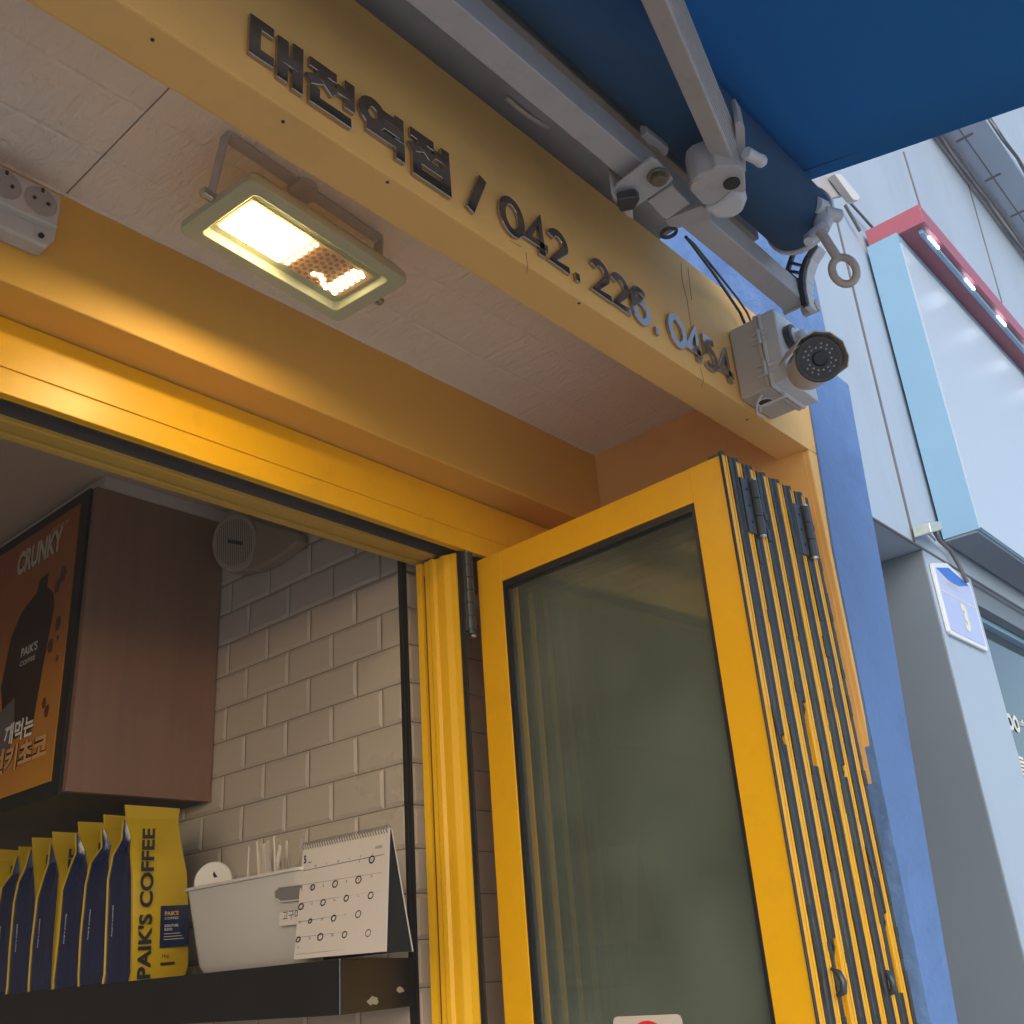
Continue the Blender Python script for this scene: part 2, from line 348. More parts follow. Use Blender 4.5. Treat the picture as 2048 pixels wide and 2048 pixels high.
# tiled wall: individual bevelled tiles
def tile_mb(origin, eu, nrm, u0, u1, z0, z1, uj, zj, tw, th):
    mb = MB(); nrm = Vector(nrm); eu = Vector(eu); gp = .0011; rise = .0042; bw = .0075
    row0 = int(math.floor((z0 - zj) / th)); row1 = int(math.ceil((z1 - zj) / th))
    for r in range(row0, row1):
        za, zb = max(zj + r * th + gp, z0), min(zj + (r + 1) * th - gp, z1)
        if zb - za < .02: continue
        off = uj + (tw / 2 if r % 2 else 0)
        c0 = int(math.floor((u0 - off) / tw)); c1 = int(math.ceil((u1 - off) / tw))
        for c in range(c0, c1):
            ua, ub = max(off + c * tw + gp, u0), min(off + (c + 1) * tw - gp, u1)
            if ub - ua < .012: continue
            j = [random.uniform(-.0005, .0005) for _ in range(4)]
            P = lambda u, z, h: Vector(origin) + eu * u + Vector((0, 0, z)) + nrm * h
            b2 = min(bw, (ub - ua) * .3)
            o = [P(ua, za, .001), P(ub, za, .001), P(ub, zb, .001), P(ua, zb, .001)]
            i_ = [P(ua + b2, za + bw, rise + j[0]), P(ub - b2, za + bw, rise + j[1]), P(ub - b2, zb - bw, rise + j[2]), P(ua + b2, zb - bw, rise + j[3])]
            mb.add(o + i_, [(4, 5, 6, 7), (0, 1, 5, 4), (1, 2, 6, 5), (2, 3, 7, 6), (3, 0, 4, 7)])
    return mb
tw_ = MB().box(XW + .0055, XW + .10, 1.447, 3.6, GROUND, ZIN + .06).box(XW + .1, XS, 1.447, 1.56, GROUND, ZIN).build('tiled_wall', M['grout'], shop)
t1 = tile_mb((XW + .0055, 0, 0), (0, 1, 0), (-1, 0, 0), 1.452, 3.6, -.40, ZIN, 1.513, .618, .1526, .0777).build('wall_tiles', M['tile'], tw_)
t2 = tile_mb((0, 1.447, 0), (1, 0, 0), (0, -1, 0), XW + .012, XS, -.40, ZIN - .25, 1.43, .618, .1526, .0777).build('return_tiles', M['tile'], tw_)
MB().box(XW - .003, XW + .006, 1.441, 1.4515, -.40, ZIN).box(XW + .006, XW + .011, 1.4405, 1.447, -.4, ZIN).build('corner_trim', M['blackwood'], tw_, .0008)
# interior shell
MB().box(-2.6, XW + .1, 1.405, 3.6, ZIN, ZIN + .05).build('inner_ceiling', M['incl'], shop)
MB().box(-2.6, XW + .1, 3.6, 3.7, GROUND, ZIN + .1).box(-2.7, -2.6, 1.0, 3.7, GROUND, ZIN + .1).build('inner_wall', M['inwall'], shop)
MB().box(-2.6, XW, 1.30, 3.6, GROUND + .004, GROUND + .03).build('shop_floor', M['floor'], shop)

# blue masonry: pier right of the fascia and the wall above it
zs = [1.55, 1.142, .90, .678, .347, .193, -.116, -.6, GROUND]
le = {1.55: 1.90, 1.142: 1.80, .90: 1.773, .678: 1.746, .347: 1.7375, .193: 1.735, -.116: 1.73, -.6: 1.72, GROUND: 1.72}
re_ = {1.55: 2.06, 1.142: 2.022, .90: 1.99, .678: 1.962, .347: 1.908, .193: 1.882, -.116: 1.833, -.6: 1.80, GROUND: 1.80}
lp = [(le[z], .7062, z) for z in zs[1:]]; rp = [(re_[z] + random.uniform(-.003, .003), .7062, z) for z in zs]
bl = MB()
for i in range(len(lp) - 1):
    a, b = lp[i], lp[i + 1]; c, d = rp[i + 2], rp[i + 1]
    bl.prism([a, b, c, d], (0, .45, 0))
blue = thing('blue_wall', 'rough blue painted masonry pier and wall around the orange fascia', 'wall', (1.85, .9, GROUND))
bl.build('pier', M['blue'], blue)
MB().box(-2.2, 1.80, YFI + .06, YFI + .3, FT + .008, 2.6).prism([(1.80, YFI - .05, FT), (2.0, YFI - .05, FT), (2.04, YFI - .05, 1.9), (2.05, YFI - .05, 2.6), (1.80, YFI - .05, 2.6)], (0, .3, 0)).build('upper_wall', M['blue'], blue)

# ================================================================= FASCIA LETTERS
def q(cx0, cx1):   # glyph frame -> plane
    return lambda a, b: V(cx0 + a * (cx1 - cx0), YF, .913 + b * .072)
def arc(cx, cy, rx, ry, a0, a1, n=14): return [(cx + rx * math.cos(rad(a0 + (a1 - a0) * i / n)), cy + ry * math.sin(rad(a0 + (a1 - a0) * i / n))) for i in range(n + 1)]
G = {}
G['dae'] = (.457, .530, [[(.45, .92), (.12, .92), (.12, .24), (.46, .24)], [(.62, .98), (.62, .0)], [(.90, 1.03), (.90, -.05)], [(.62, .52), (.90, .52)]])
G['jeon'] = (.533, .607, [[(.08, .90), (.62, .90)], [(.36, .88), (.30, .62), (.06, .47)], [(.36, .70), (.58, .47)], [(.88, 1.02), (.88, .34)], [(.62, .68), (.88, .68)], [(.18, .36), (.18, .04), (.90, .04)]])
G['yeok'] = (.612, .686, [arc(.30, .70, .20, .25, 0, 360, 18), [(.88, 1.03), (.88, .42)], [(.52, .82), (.88, .82)], [(.52, .60), (.88, .60)], [(.15, .30), (.88, .30), (.88, -.05)]])
G['jeom'] = (.690, .766, [[(.08, .92), (.62, .92)], [(.36, .90), (.30, .66), (.06, .52)], [(.36, .73), (.58, .52)], [(.88, 1.03), (.88, .44)], [(.62, .72), (.88, .72)], [(.20, .34), (.88, .34), (.88, -.02), (.20, -.02), (.20, .34)]])
G['slash'] = (.797, .832, [[(.08, -.08), (.92, 1.0)]])
d0 = arc(.5, .5, .40, .42, 90, 450, 26)
d2 = arc(.48, .68, .34, .26, 165, -25, 12) + [(.12, .06), (.92, .06)]
d4 = [[(.70, -.02), (.70, .98), (.08, .26), (.96, .26)]]
d6 = [arc(.5, .34, .37, .30, 0, 360, 22), [(.80, .86)] + arc(.52, .60, .40, .36, 75, 190, 10)[0:] + [(.13, .34)]]
d5 = [[(.86, .93), (.26, .93), (.22, .52)] + arc(.46, .34, .38, .29, 105, -140, 14)]
dot = [[(.3, .045), (.72, .045)]]
digits = [('0', .860, .909), ('4', .911, .961), ('2', .962, 1.010), ('.', 1.013, 1.036), ('2', 1.062, 1.111), ('2', 1.112, 1.161), ('6', 1.163, 1.213), ('.', 1.216, 1.238), ('0', 1.266, 1.318), ('4', 1.317, 1.367), ('5', 1.369, 1.417), ('4', 1.418, 1.468)]
shapes = {'0': [d0], '2': [d2], '4': d4, '5': d5, '6': d6, '.': dot}
items = [(G[k][0], G[k][1], [[(a, b) for a, b in ln] for ln in G[k][2]], .0148) for k in ('dae', 'jeon', 'yeok', 'jeom', 'slash')]
items += [(x0, x1, shapes[c], .0132 if c != '.' else .0145) for c, x0, x1 in digits]
for x0, x1, lns, w in items:
    to = [[(x0 + a * (x1 - x0), .9165 + b * .0645) for a, b in ln] for ln in lns]
    mb = strokes(to, lambda a, b: V(a, YF - .0004, b), (0, -.0055, 0), w, extra=.0002)
    mb.build('letter', M['letter'], fas, .0006, 1)

for u_, v_ in ((1158, 606), (566, 243), (1494, 839), (775, 364), (305, 79)):
    c_ = at(u_, v_, 'Z', Z9); MB().cyl(c_ - V(0, 0, .0008), c_ + V(0, 0, .001), .0022, 10).build('fixing_screw', M['hinge'], fas)
# hairline cracks in the fascia paint
for pts_ in (((1362, 526), (1364, 560), (1374, 600), (1380, 640), (1383, 660)), ((1376, 535), (1379, 565), (1383, 600)), ((1400, 735), (1407, 760), (1404, 775)), ((1052, 505), (1055, 530), (1054, 545)), ((1018, 480), (1034, 489), (1042, 494))):
    MB().tube([at(a, b, 'Y', YF - .0001) for a, b in pts_], .0007, 5).build('paint_crack', mat('crack_brown', (.38, .19, .08), .8), fas)

# ================================================================= FOLDING GLASS DOORS
U = V(.023, .578, 0).normalized(); Nn = V(U.y, -U.x, 0)      # along the leaf (inwards), across the stack (+X)
O0 = V(1.389, .713, 0); ZT = .757; PW = .579; PITCH = .0425; TH = .0235
def leaf(i):
    o = O0 + Nn * (PITCH * i) + U * random.uniform(-.002, .002)
    d = bpy.data.objects.new('folding_door', None); COL.objects.link(d); d.parent = shop; d.matrix_parent_inverse = PINV[shop.name]
    d.location = o; d.empty_display_size = .05
    PINV[d.name] = PINV[shop.name] @ Matrix()  # children carry world coordinates relative to the shop
    return d, o
def P(o, u, n, z): return o + U * u + Nn * n + V(0, 0, z)
def part(mb, name, m, door, **kw):
    ob = mb.build(name, m, None, **kw); ob.parent = door; ob.matrix_parent_inverse = Matrix.Translation(-door.location); return ob
NL = 7
for i in range(NL):
    door, o = leaf(i)
    if i == 0: door['label'] = 'front folding glass door leaf with the red and white sticker'
    B = lambda mb, u0, u1, n0, n1, z0, z1: mb.obox(P(o, u0, n0, z0), U * (u1 - u0), Nn * (n1 - n0), V(0, 0, z1 - z0))
    top = ZT - random.uniform(0, .003)
    fr = MB()
    # outer stile is a face skin plus an edge channel so the end shows metal, groove, metal
    B(fr, .006, .067, 0, TH, GROUND + .03, top)
    B(fr, 0, .006, 0, .0085, GROUND + .03, top); B(fr, -.001, .006, .0100, .0142, GROUND + .03, top)
    B(fr, .515, PW, 0, TH, GROUND + .03, top)
    part(fr, 'stile', M['frame'], door, bevel=.0009)
    rt = MB(); B(rt, .067, .515, .0004, TH - .0004, top - .062, top - .0004); part(rt, 'top_rail', M['frame'], door, bevel=.0008)
    rb = MB(); B(rb, .067, .515, .0004, TH - .0004, GROUND + .03, GROUND + .16); part(rb, 'bottom_rail', M['frame'], door, bevel=.0008)
    # glazing gasket ring
    gk = MB(); zt_ = top - .0624; zb_ = GROUND + .16
    B(gk, .0674, .0745, .002, TH - .002, zb_, zt_); B(gk, .5075, .5146, .002, TH - .002, zb_, zt_); B(gk, .0745, .5075, .002, TH - .002, zt_ - .013, zt_)
    part(gk, 'gasket', M['rubber'], door)
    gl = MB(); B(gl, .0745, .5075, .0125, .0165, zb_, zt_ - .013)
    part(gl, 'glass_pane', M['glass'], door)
    # black seal along the outer edge, ragged where it has torn
    ed = MB(); z = top
    while z > -.16:
        h = random.uniform(.006, .05); a = -random.uniform(.0013, .0032) ; 
        nlo = .0146 - (random.random() ** 3 * .0035 if z < .5 else 0); nhi = TH + random.uniform(-.001, .0015)
        B(ed, a, .006, nlo, nhi, z - h, z); z -= h
    B(ed, .004, .0075, .0085, .0100, GROUND + .1, top)
    part(ed, 'edge_seal', M['rubber'], door)
    if i < NL - 1:
        # round bulb seal, torn away over some lengths
        cuts = {0: [(.30, .285)], 1: [(.02, -.10)], 2: [(.36, .26)], 3: [], 4: [(.27, .25)], 5: [(.05, -.06)]}[i]
        zc0 = top + .002; segs = []
        for c1, c0 in cuts: segs.append((zc0, c1)); zc0 = c0
        segs.append((zc0, -.22))
        for za_, zb2 in segs:
            if za_ - zb2 < .01: continue
            m_ = max(2, int((za_ - zb2) / .05)); pth = [P(o, .005 + .0004 * math.sin(k * .9 + i), TH + .0098, za_ + (zb2 - za_) * k / m_) for k in range(m_ + 1)]
            part(MB().tube(pth, .0088, 10), 'edge_bulb', M['rubber'], door)
        for c1, c0 in cuts:
            k_ = MB().tube([P(o, .004, TH + .006, c1 + .002), P(o, .001, TH + .009, c1 - .012), P(o, .003, TH + .005, c1 - .03)], [.004, .0022, .0006], 6); part(k_, 'torn_seal', M['rubber'], door)
    if i == 0: part(MB().tube([P(o, .002, -.0022, top), P(o, .002, -.0022, -.2)], .0024, 8), 'edge_bead', M['rubber'], door)
    if i in (0, 3, 5):
        # a torn flap of seal
        k0 = random.uniform(.1, .35); q0 = P(o, -.003, TH * .5, k0)
        fl = MB().tube([q0, q0 + V(-.002, -.004, -.04), q0 + V(.004, -.006, -.075), q0 + V(.012, -.004, -.10)], [.0012, .001, .0008, .0003], 6); part(fl, 'torn_seal', M['rubber'], door)
    # track pivot on top
    pv = MB(); B(pv, .004, .03, .002, TH - .004, top, top + .006)
    c = P(o, .008, TH * .5, top + .006); pv.cyl(c, c + V(0, 0, .005), .006, 10); part(pv, 'roller_block', M['hinge'], door, bevel=.001)
    if i in (1, 5):
        hz0, hz1 = (.628, .726) if i == 1 else (.630, .726)
        hn = MB(); B(hn, -.005, -.0012, -.004, .020, hz0, hz1)
        ho = part(hn, 'hinge_leaf', M['hinge'], door, bevel=.0008)
        for zz_ in (.2, .5, .8):
            c = P(o, -.0052, .010, hz0 + (hz1 - hz0) * zz_); part(MB().cyl(c, c - U * .0012, .0022, 8), 'screw', M['ink'], door)
        kn = MB(); kc = P(o, -.006, .0305, 0)
        for a, b in ((0, .33), (.34, .66), (.67, 1)):
            kn.cyl(kc + V(0, 0, hz0 + (hz1 - hz0) * a), kc + V(0, 0, hz0 + (hz1 - hz0) * b), .0085, 16)
        part(kn, 'hinge_knuckle', M['hinge'], door, bevel=.0005)
        part(MB().cyl(kc + V(0, 0, hz0 - .004), kc + V(0, 0, hz0), .0078, 14), 'hinge_cap', M['steel'], door); part(MB().cyl(kc + V(0, 0, hz1), kc + V(0, 0, hz1 + .003), .0078, 14), 'hinge_cap', M['steel'], door)
    if i in (1, 4):
        hb_ = at(1672 if i == 1 else 1772, 1962, 'Y', .704); hn = MB().tube([hb_ + V(0, .004, .016), hb_ + V(0, -.006, .010), hb_ + V(0, -.010, -.002), hb_ + V(0, -.008, -.014), hb_ + V(0, .002, -.018)], [.002, .0045, .0055, .005, .003], 12)
        part(hn, 'latch_handle', M['hinge'], door)
    if i == 0:
        # sticker plate on the glass: white with the red ring of a prohibition sign
        c = lambda u, z, n: P(o, u, n, z)
        w0, w1, z1 = .228, .357, -.0645; r_ = .008
        pl = [c(w0, z1 - .12, .0105), c(w0, z1 - r_, .0105), c(w0 + r_ * .3, z1 - r_ * .3, .0105), c(w0 + r_, z1, .0105), c(w1 - r_, z1, .0105), c(w1 - r_ * .3, z1 - r_ * .3, .0105), c(w1, z1 - r_, .0105), c(w1, z1 - .12, .0105)]
        st = MB().prism(pl, Nn * .0012); sto = part(st, 'sticker', M['paper'], door)
        cc = c(.292, z1 - .049, .0100); rg = []
        rg = [cc + U * math.cos(t * math.pi / 24) * .042 + V(0, 0, math.sin(t * math.pi / 24) * .042) for t in range(48)]
        rm = MB(); inn = [cc + (p - cc) * .8 for p in rg]
        for k in range(48):
            l_ = (k + 1) % 48; rm.prism([rg[k], rg[l_], inn[l_], inn[k]], Nn * .0004)
        rm.obox(cc + U * -.032 + V(0, 0, -.026), U * .058 + V(0, 0, .05), U * .006 + V(0, 0, -.006), Nn * .0004)
        part(rm, 'sticker_ring', mat('red_print', (.7, .02, .02), .5), door)

# ================================================================= FLOODLIGHT
lampt = thing('floodlight', 'lit white LED floodlight on a bracket under the recess soffit', 'lamp', (.74, .98, ZC))
ex, ey = V(.297, .022, 0).normalized(), V(-.022, .297, 0).normalized()
ctr = V(.738, .984, .962)
def L3(a, b, z): return ctr + ex * a + ey * b + V(0, 0, z)
hw, hd = .150, .077
def rrect(a, b, r, z, n=5):
    out = []
    for sx, sy, a0 in ((1, 1, 0), (-1, 1, 90), (-1, -1, 180), (1, -1, 270)):
        for k in range(n + 1):
            t = rad(a0 + 90 * k / n); out.append(L3(sx * (a - r) + math.cos(t) * r, sy * (b - r) + math.sin(t) * r, z))
    return out
hs = MB()
rings = [rrect(hw, hd, .012, 0), rrect(hw, hd, .012, .012), rrect(hw - .012, hd - .010, .012, .028), rrect(hw - .03, hd - .025, .012, .036)]
n_ = len(rings[0]); vs = [p for R_ in rings for p in R_]; fs = []
for i in range(3):
    for k in range(n_):
        l_ = (k + 1) % n_; fs.append((i * n_ + k, i * n_ + l_, (i + 1) * n_ + l_, (i + 1) * n_ + k))
fs.append(tuple(3 * n_ + k for k in range(n_)))
# front lip with opening
lip = rrect(hw - .024, hd - .020, .008, 0); cav = rrect(hw - .030, hd - .026, .008, .010)
o1 = len(vs); vs += lip + cav
for k in range(n_):
    l_ = (k + 1) % n_; fs.append((k, o1 + k, o1 + l_, l_)); fs.append((o1 + k, o1 + n_ + k, o1 + n_ + l_, o1 + l_))
fs.append(tuple(o1 + n_ + k for k in range(n_)))
hs.add(vs, fs); hs.build('housing', mat('pale_green_enamel', (.42, .44, .30), .4, var=.05), lampt, .001)
MB().prism(rrect(hw - .0245, hd - .0205, .008, .0005), (0, 0, .0015)).build('lens', M['lens'], lampt)
bo = MB().prism([L3(-.118, -.04, .0075), L3(.112, -.04, .0075), L3(.112, .036, .0075), L3(-.118, .036, .0075)], (0, 0, .0015))
board = bo.build('led_board', mat('copper_board', (.75, .5, .3), .4), lampt)
le_ = MB().prism([L3(-.112, -.034, .0060), L3(-.008, -.034, .0060), L3(-.008, .034, .0060), L3(-.112, .034, .0060)], (0, 0, .001))
led = le_.build('led_panel', emis('warm_led', (1.0, .80, .42), 62), board)
ch = MB(); chl = MB()
for a in range(12):
    for b in range(6):
        c = L3(.002 + a * .0088, -.032 + b * .0118 + (a % 2) * .004, .0066)
        (chl if (a > 8 or (a > 4 and b > 3 and random.random() < .6) or a < 1) else ch).cyl(c, c + V(0, 0, .001), .0036, 8)
ch.build('led_chips', mat('unlit_chip', (.45, .22, .12), .5), board)
chl.build('lit_chips', emis('lit_chip', (1.0, .82, .5), 22), board)
br = MB()
pA, pB = L3(-hw - .006, -.01, .012), L3(hw + .006, -.01, .012)
tA, tB = L3(-hw - .006, -.035, ZC - ctr.z - .006), L3(hw - .012, -.035, ZC - ctr.z - .006)
wv_ = ey * .02
for a, b in ((pA, tA), (pB, tB)):
    br.obox(a, b - a, wv_, ex * .003)
br.obox(tA, tB - tA, wv_, V(0, 0, .003))
br.build('bracket', M['white'], lampt, .001)
bk = MB()
for p_ in (pA, pB):
    s_ = -1 if p_ is pA else 1
    bk.cyl(p_ + wv_ * .5 - ex * .012, p_ + wv_ * .5 + ex * .012, .0075, 8)
bk.build('bracket_bolt', M['steel'], lampt, .0005)
mc = at(605, 375, 'Z', ZC)
MB().cyl(mc, mc - V(0, 0, .012), .022, 20).tube([mc - V(0, 0, .01), mc + V(.01, .015, -.028), mc + V(.03, .05, -.05), mc + V(.045, .07, -.08)], .0035, 8).build('cable_rose', M['white'], lampt)

# ================================================================= POWER STRIP
ps = thing('power_strip', 'beige multi-socket power strip fixed to the header beam', 'power strip', (.3, 1.19, 1.02))
x1 = .476; z0p, z1p = .942, 1.030; yp = 1.162
MB().prism([(-.2, yp + .012, z0p), (x1 - .012, yp + .012, z0p), (x1 - .002, yp + .012, z0p + .02), (x1, yp + .012, z1p - .012), (x1 - .01, yp + .012, z1p), (-.2, yp + .012, z1p)], (0, YB - yp - .013, 0)).build('strip_body', M['grey'], ps, .004)
MB().box(-.2, x1 - .006, yp, yp + .013, z0p + .028, z1p - .003).build('strip_face', M['grey'], ps, .003)
for k in range(9):
    cx = .443 - k * .0487; cz = 1.001
    so = MB().cyl((cx, yp - .0015, cz), (cx, yp + .006, cz), .0225, 26).build('socket', mat('socket_face', (.33, .29, .26), .6) if k == 0 else so.data.materials[0], ps, .0008)
    MB().cyl((cx - .0095, yp - .003, cz), (cx - .0095, yp, cz), .0028, 8).cyl((cx + .0095, yp - .003, cz), (cx + .0095, yp, cz), .0028, 8).box(cx - .002, cx + .002, yp - .003, yp, cz + .015, cz + .021).build('socket_hole', M['ink'], so)
MB().cyl((x1 - .022, yp + .009, z0p + .014), (x1 - .022, yp + .013, z0p + .014), .004, 10).build('strip_screw', M['ink'], ps)

# ================================================================= WALL CABINET AND POSTER
YC, XL = 2.089, 1.003
cb = thing('wall_cabinet', 'brown wood wall cabinet with a black front hanging above the shelf', 'cabinet', (1.18, 2.6, .41))
MB().box(XL + .008, XW - .002, YC, YC + .018, .410, ZIN - .03).build('side_panel', M['brownwood'], cb, .001)
MB().box(XL + .03, XW - .002, YC + .018, 3.55, .412, ZIN - .034).build('cabinet_body', M['blackwood'], cb)
MB().box(XL, XL + .03, YC + .018, 3.55, .405, ZIN - .03).build('front_board', M['blackwood'], cb)
MB().box(XL + .02, XW - .001, YC - .008, 3.55, ZIN - .029, ZIN - .001).build('top_filler', M['paper'], cb)
po = thing('poster', 'orange chocolate drink advertising poster on the cabinet front', 'poster', (XL, 2.4, .44))
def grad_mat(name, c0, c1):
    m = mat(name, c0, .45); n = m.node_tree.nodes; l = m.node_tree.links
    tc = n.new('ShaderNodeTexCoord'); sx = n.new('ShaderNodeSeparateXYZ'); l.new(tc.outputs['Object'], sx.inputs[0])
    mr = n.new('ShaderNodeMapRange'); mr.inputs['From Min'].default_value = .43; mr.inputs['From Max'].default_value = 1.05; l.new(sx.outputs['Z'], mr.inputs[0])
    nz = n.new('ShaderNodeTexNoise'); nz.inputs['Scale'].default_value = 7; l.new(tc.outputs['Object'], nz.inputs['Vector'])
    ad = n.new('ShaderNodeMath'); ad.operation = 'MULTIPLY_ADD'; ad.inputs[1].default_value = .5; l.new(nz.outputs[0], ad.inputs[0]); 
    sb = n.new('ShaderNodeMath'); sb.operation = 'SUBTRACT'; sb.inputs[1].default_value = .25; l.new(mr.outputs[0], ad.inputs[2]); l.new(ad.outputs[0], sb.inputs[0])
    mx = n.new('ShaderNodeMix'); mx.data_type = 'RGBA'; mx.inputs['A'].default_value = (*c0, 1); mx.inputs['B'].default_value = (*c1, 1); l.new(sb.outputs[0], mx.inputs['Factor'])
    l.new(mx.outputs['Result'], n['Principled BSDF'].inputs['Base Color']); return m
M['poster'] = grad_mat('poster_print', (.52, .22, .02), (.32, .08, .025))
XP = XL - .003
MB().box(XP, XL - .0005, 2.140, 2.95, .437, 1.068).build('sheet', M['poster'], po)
PR, PU = (0, -1, 0), (0, 0, 1)
M['choco'] = mat('chocolate_print', (.035, .014, .01), .5, var=.3, vs=20)
bt = [(2.300, .93), (2.262, .935), (2.262, .90), (2.225, .875), (2.213, .84), (2.235, .70), (2.250, .58), (2.330, .56), (2.40, .60), (2.44, .70), (2.42, .82), (2.38, .87), (2.31, .90)]
MB().prism([(XP - .0006, a, b) for a, b in bt], (.0004, 0, 0)).build('printed_bottle', M['choco'], po)
MB().prism([(XP - .0009, a, b) for a, b in [(2.36, .66), (2.34, .58), (2.35, .54), (2.55, .54), (2.55, .60)]], (.0004, 0, 0)).build('printed_cup', mat('grey_print', (.12, .10, .10), .5), po)
mfl = mat('flake_print', (.12, .03, .01), .5)
for _ in range(14):
    sp = MB()
    a, b = random.choice([(random.uniform(2.16, 2.21), random.uniform(.55, .92)), (random.uniform(2.43, 2.6), random.uniform(.6, .95))]); s_ = random.uniform(.006, .02)
    sp.prism([(XP - .0005, a + s_ * math.cos(t) * random.uniform(.6, 1.1), b + s_ * 1.1 * math.sin(t)) for t in [k * math.pi / 3 for k in range(6)]], (.0003, 0, 0))
    sp.build('printed_flake', mfl, po)
M['cream'] = mat('cream_print', (.62, .50, .36), .5); M['pyel'] = mat('yellow_print', (.62, .34, .12), .5)
for nm, tx, yl, zb, w, h, m_, bo_ in (('poster_text', 'CRUNKY', 2.435, .975, .225, .062, 'cream', .045), ('poster_text', "PAIK'S", 2.352, .752, .08, .022, 'wtxt', .02), ('poster_text', 'COFFEE', 2.352, .730, .075, .011, 'wtxt', .01),
                                  ('poster_text', '깨먹는', 2.385, .553, .14, .048, 'wtxt', .03), ('poster_text', '크런키초코', 2.50, .490, .33, .058, 'pyel', .035), ('poster_text', 'PREMIUM', 2.27, 1.035, .085, .012, 'pyel', .0)):
    if tx in ('CRUNKY', '깨먹는', '크런키초코'):
        text_obj('poster_text', tx, PR, PU, (XP - .0008, yl, zb), M['choco'], po, width=w, height=h, bold=bo_ + .05, th=.0)
    text_obj(nm, tx, PR, PU, (XP - .0014, yl, zb), M[m_], po, width=w, height=h, bold=bo_, th=.0)

# ================================================================= LOUDSPEAKER
spk = thing('loudspeaker', 'beige wall loudspeaker high on the tiled wall beside the cabinet', 'loudspeaker', (1.33, 1.95, 1.0))
M['spk'] = mat('beige_speaker_plastic', (.30, .22, .165), .6, var=.04)
zq = lambda a, b: (400 + a * .3364, 950 + b * .3364)
ol = [(150, 300), (215, 250), (290, 250), (400, 290), (570, 335), (578, 400), (490, 470), (420, 515), (330, 560), (200, 585), (140, 520), (105, 400), (110, 330)]
pts = [at(*zq(a, b), 'X', 1.315) for a, b in ol]
MB().prism(pts, (.034, 0, 0)).build('speaker_body', M['spk'], spk, .008, 3)
c = at(*zq(205, 400), 'X', 1.285); nrm = V(-.8, -.55, -.15).normalized(); a_ = nrm.cross(V(0, 0, 1)).normalized(); b_ = a_.cross(nrm)
ring = lambda r1, r2_, off, n=28: [c + nrm * off + a_ * math.cos(t * 2 * math.pi / n) * r1 + b_ * math.sin(t * 2 * math.pi / n) * r2_ for t in range(n)]
fr_ = MB().prism(ring(.056, .072, .0), -nrm * .035); fo_ = fr_.build('speaker_front', M['spk'], spk, .006, 3)
gr = MB()
for k in range(17):
    xx = -.042 + k * .0052; hh = .056 * math.sqrt(max(0, 1 - (xx / .048) ** 2))
    if hh > .008: gr.obox(c + nrm * .0002 + a_ * xx - b_ * hh, a_ * .0016, b_ * hh * 2, nrm * .0008)
gr.build('grille_slots', mat('grille_shadow', (.10, .08, .06), .7), fo_)
MB().obox(c + nrm * .001 + a_ * -.020 - b_ * .010, a_ * .036 + b_ * .010, b_ * .009, nrm * .0012).build('name_plate', M['ink'], fo_)

# ================================================================= SHELF AND WHAT STANDS ON IT
SH, SB = .045, -.031
sh = thing('wall_shelf', 'black wall shelf below the cabinet with chipped end', 'shelf', (1.2, 2.2, SB))
MB().prism([(1.08, 1.311, SB), (1.08, 3.5, SB), (XW - .001, 3.5, SB), (XW - .001, 1.436, SB), (XW - .004, 1.436, SB)], (0, 0, SH - SB)).build('shelf_board', M['blackwood'], sh, .0015)
MB().tube([V(1.079, 1.311 + .0005, SB), V(1.079, 1.3115, SH)], .0009, 6).build('edge_seam', M['seam'], sh)
ed_ = V(XW - 1.08, .125, 0).normalized(); en = V(ed_.y, -ed_.x, 0)
cp = MB()
for (s0, z0_, sc_) in ((.115, -.016, 1.0), (.225, -.004, .7)):
    o_ = V(1.08, 1.311, 0) + ed_ * s0 + en * .0012 + V(0, 0, z0_)
    pp = [o_ + ed_ * (math.cos(t) * .024 * sc_ * random.uniform(.6, 1.1)) + V(0, 0, math.sin(t) * .007 * sc_ * random.uniform(.6, 1.2)) for t in [k * math.pi / 7 for k in range(14)]]
    cp.prism(pp, -en * .001)
cp.build('chipped_patch', mat('bare_chipboard', (.45, .38, .28), .9, bump=.4, bs=60), sh)

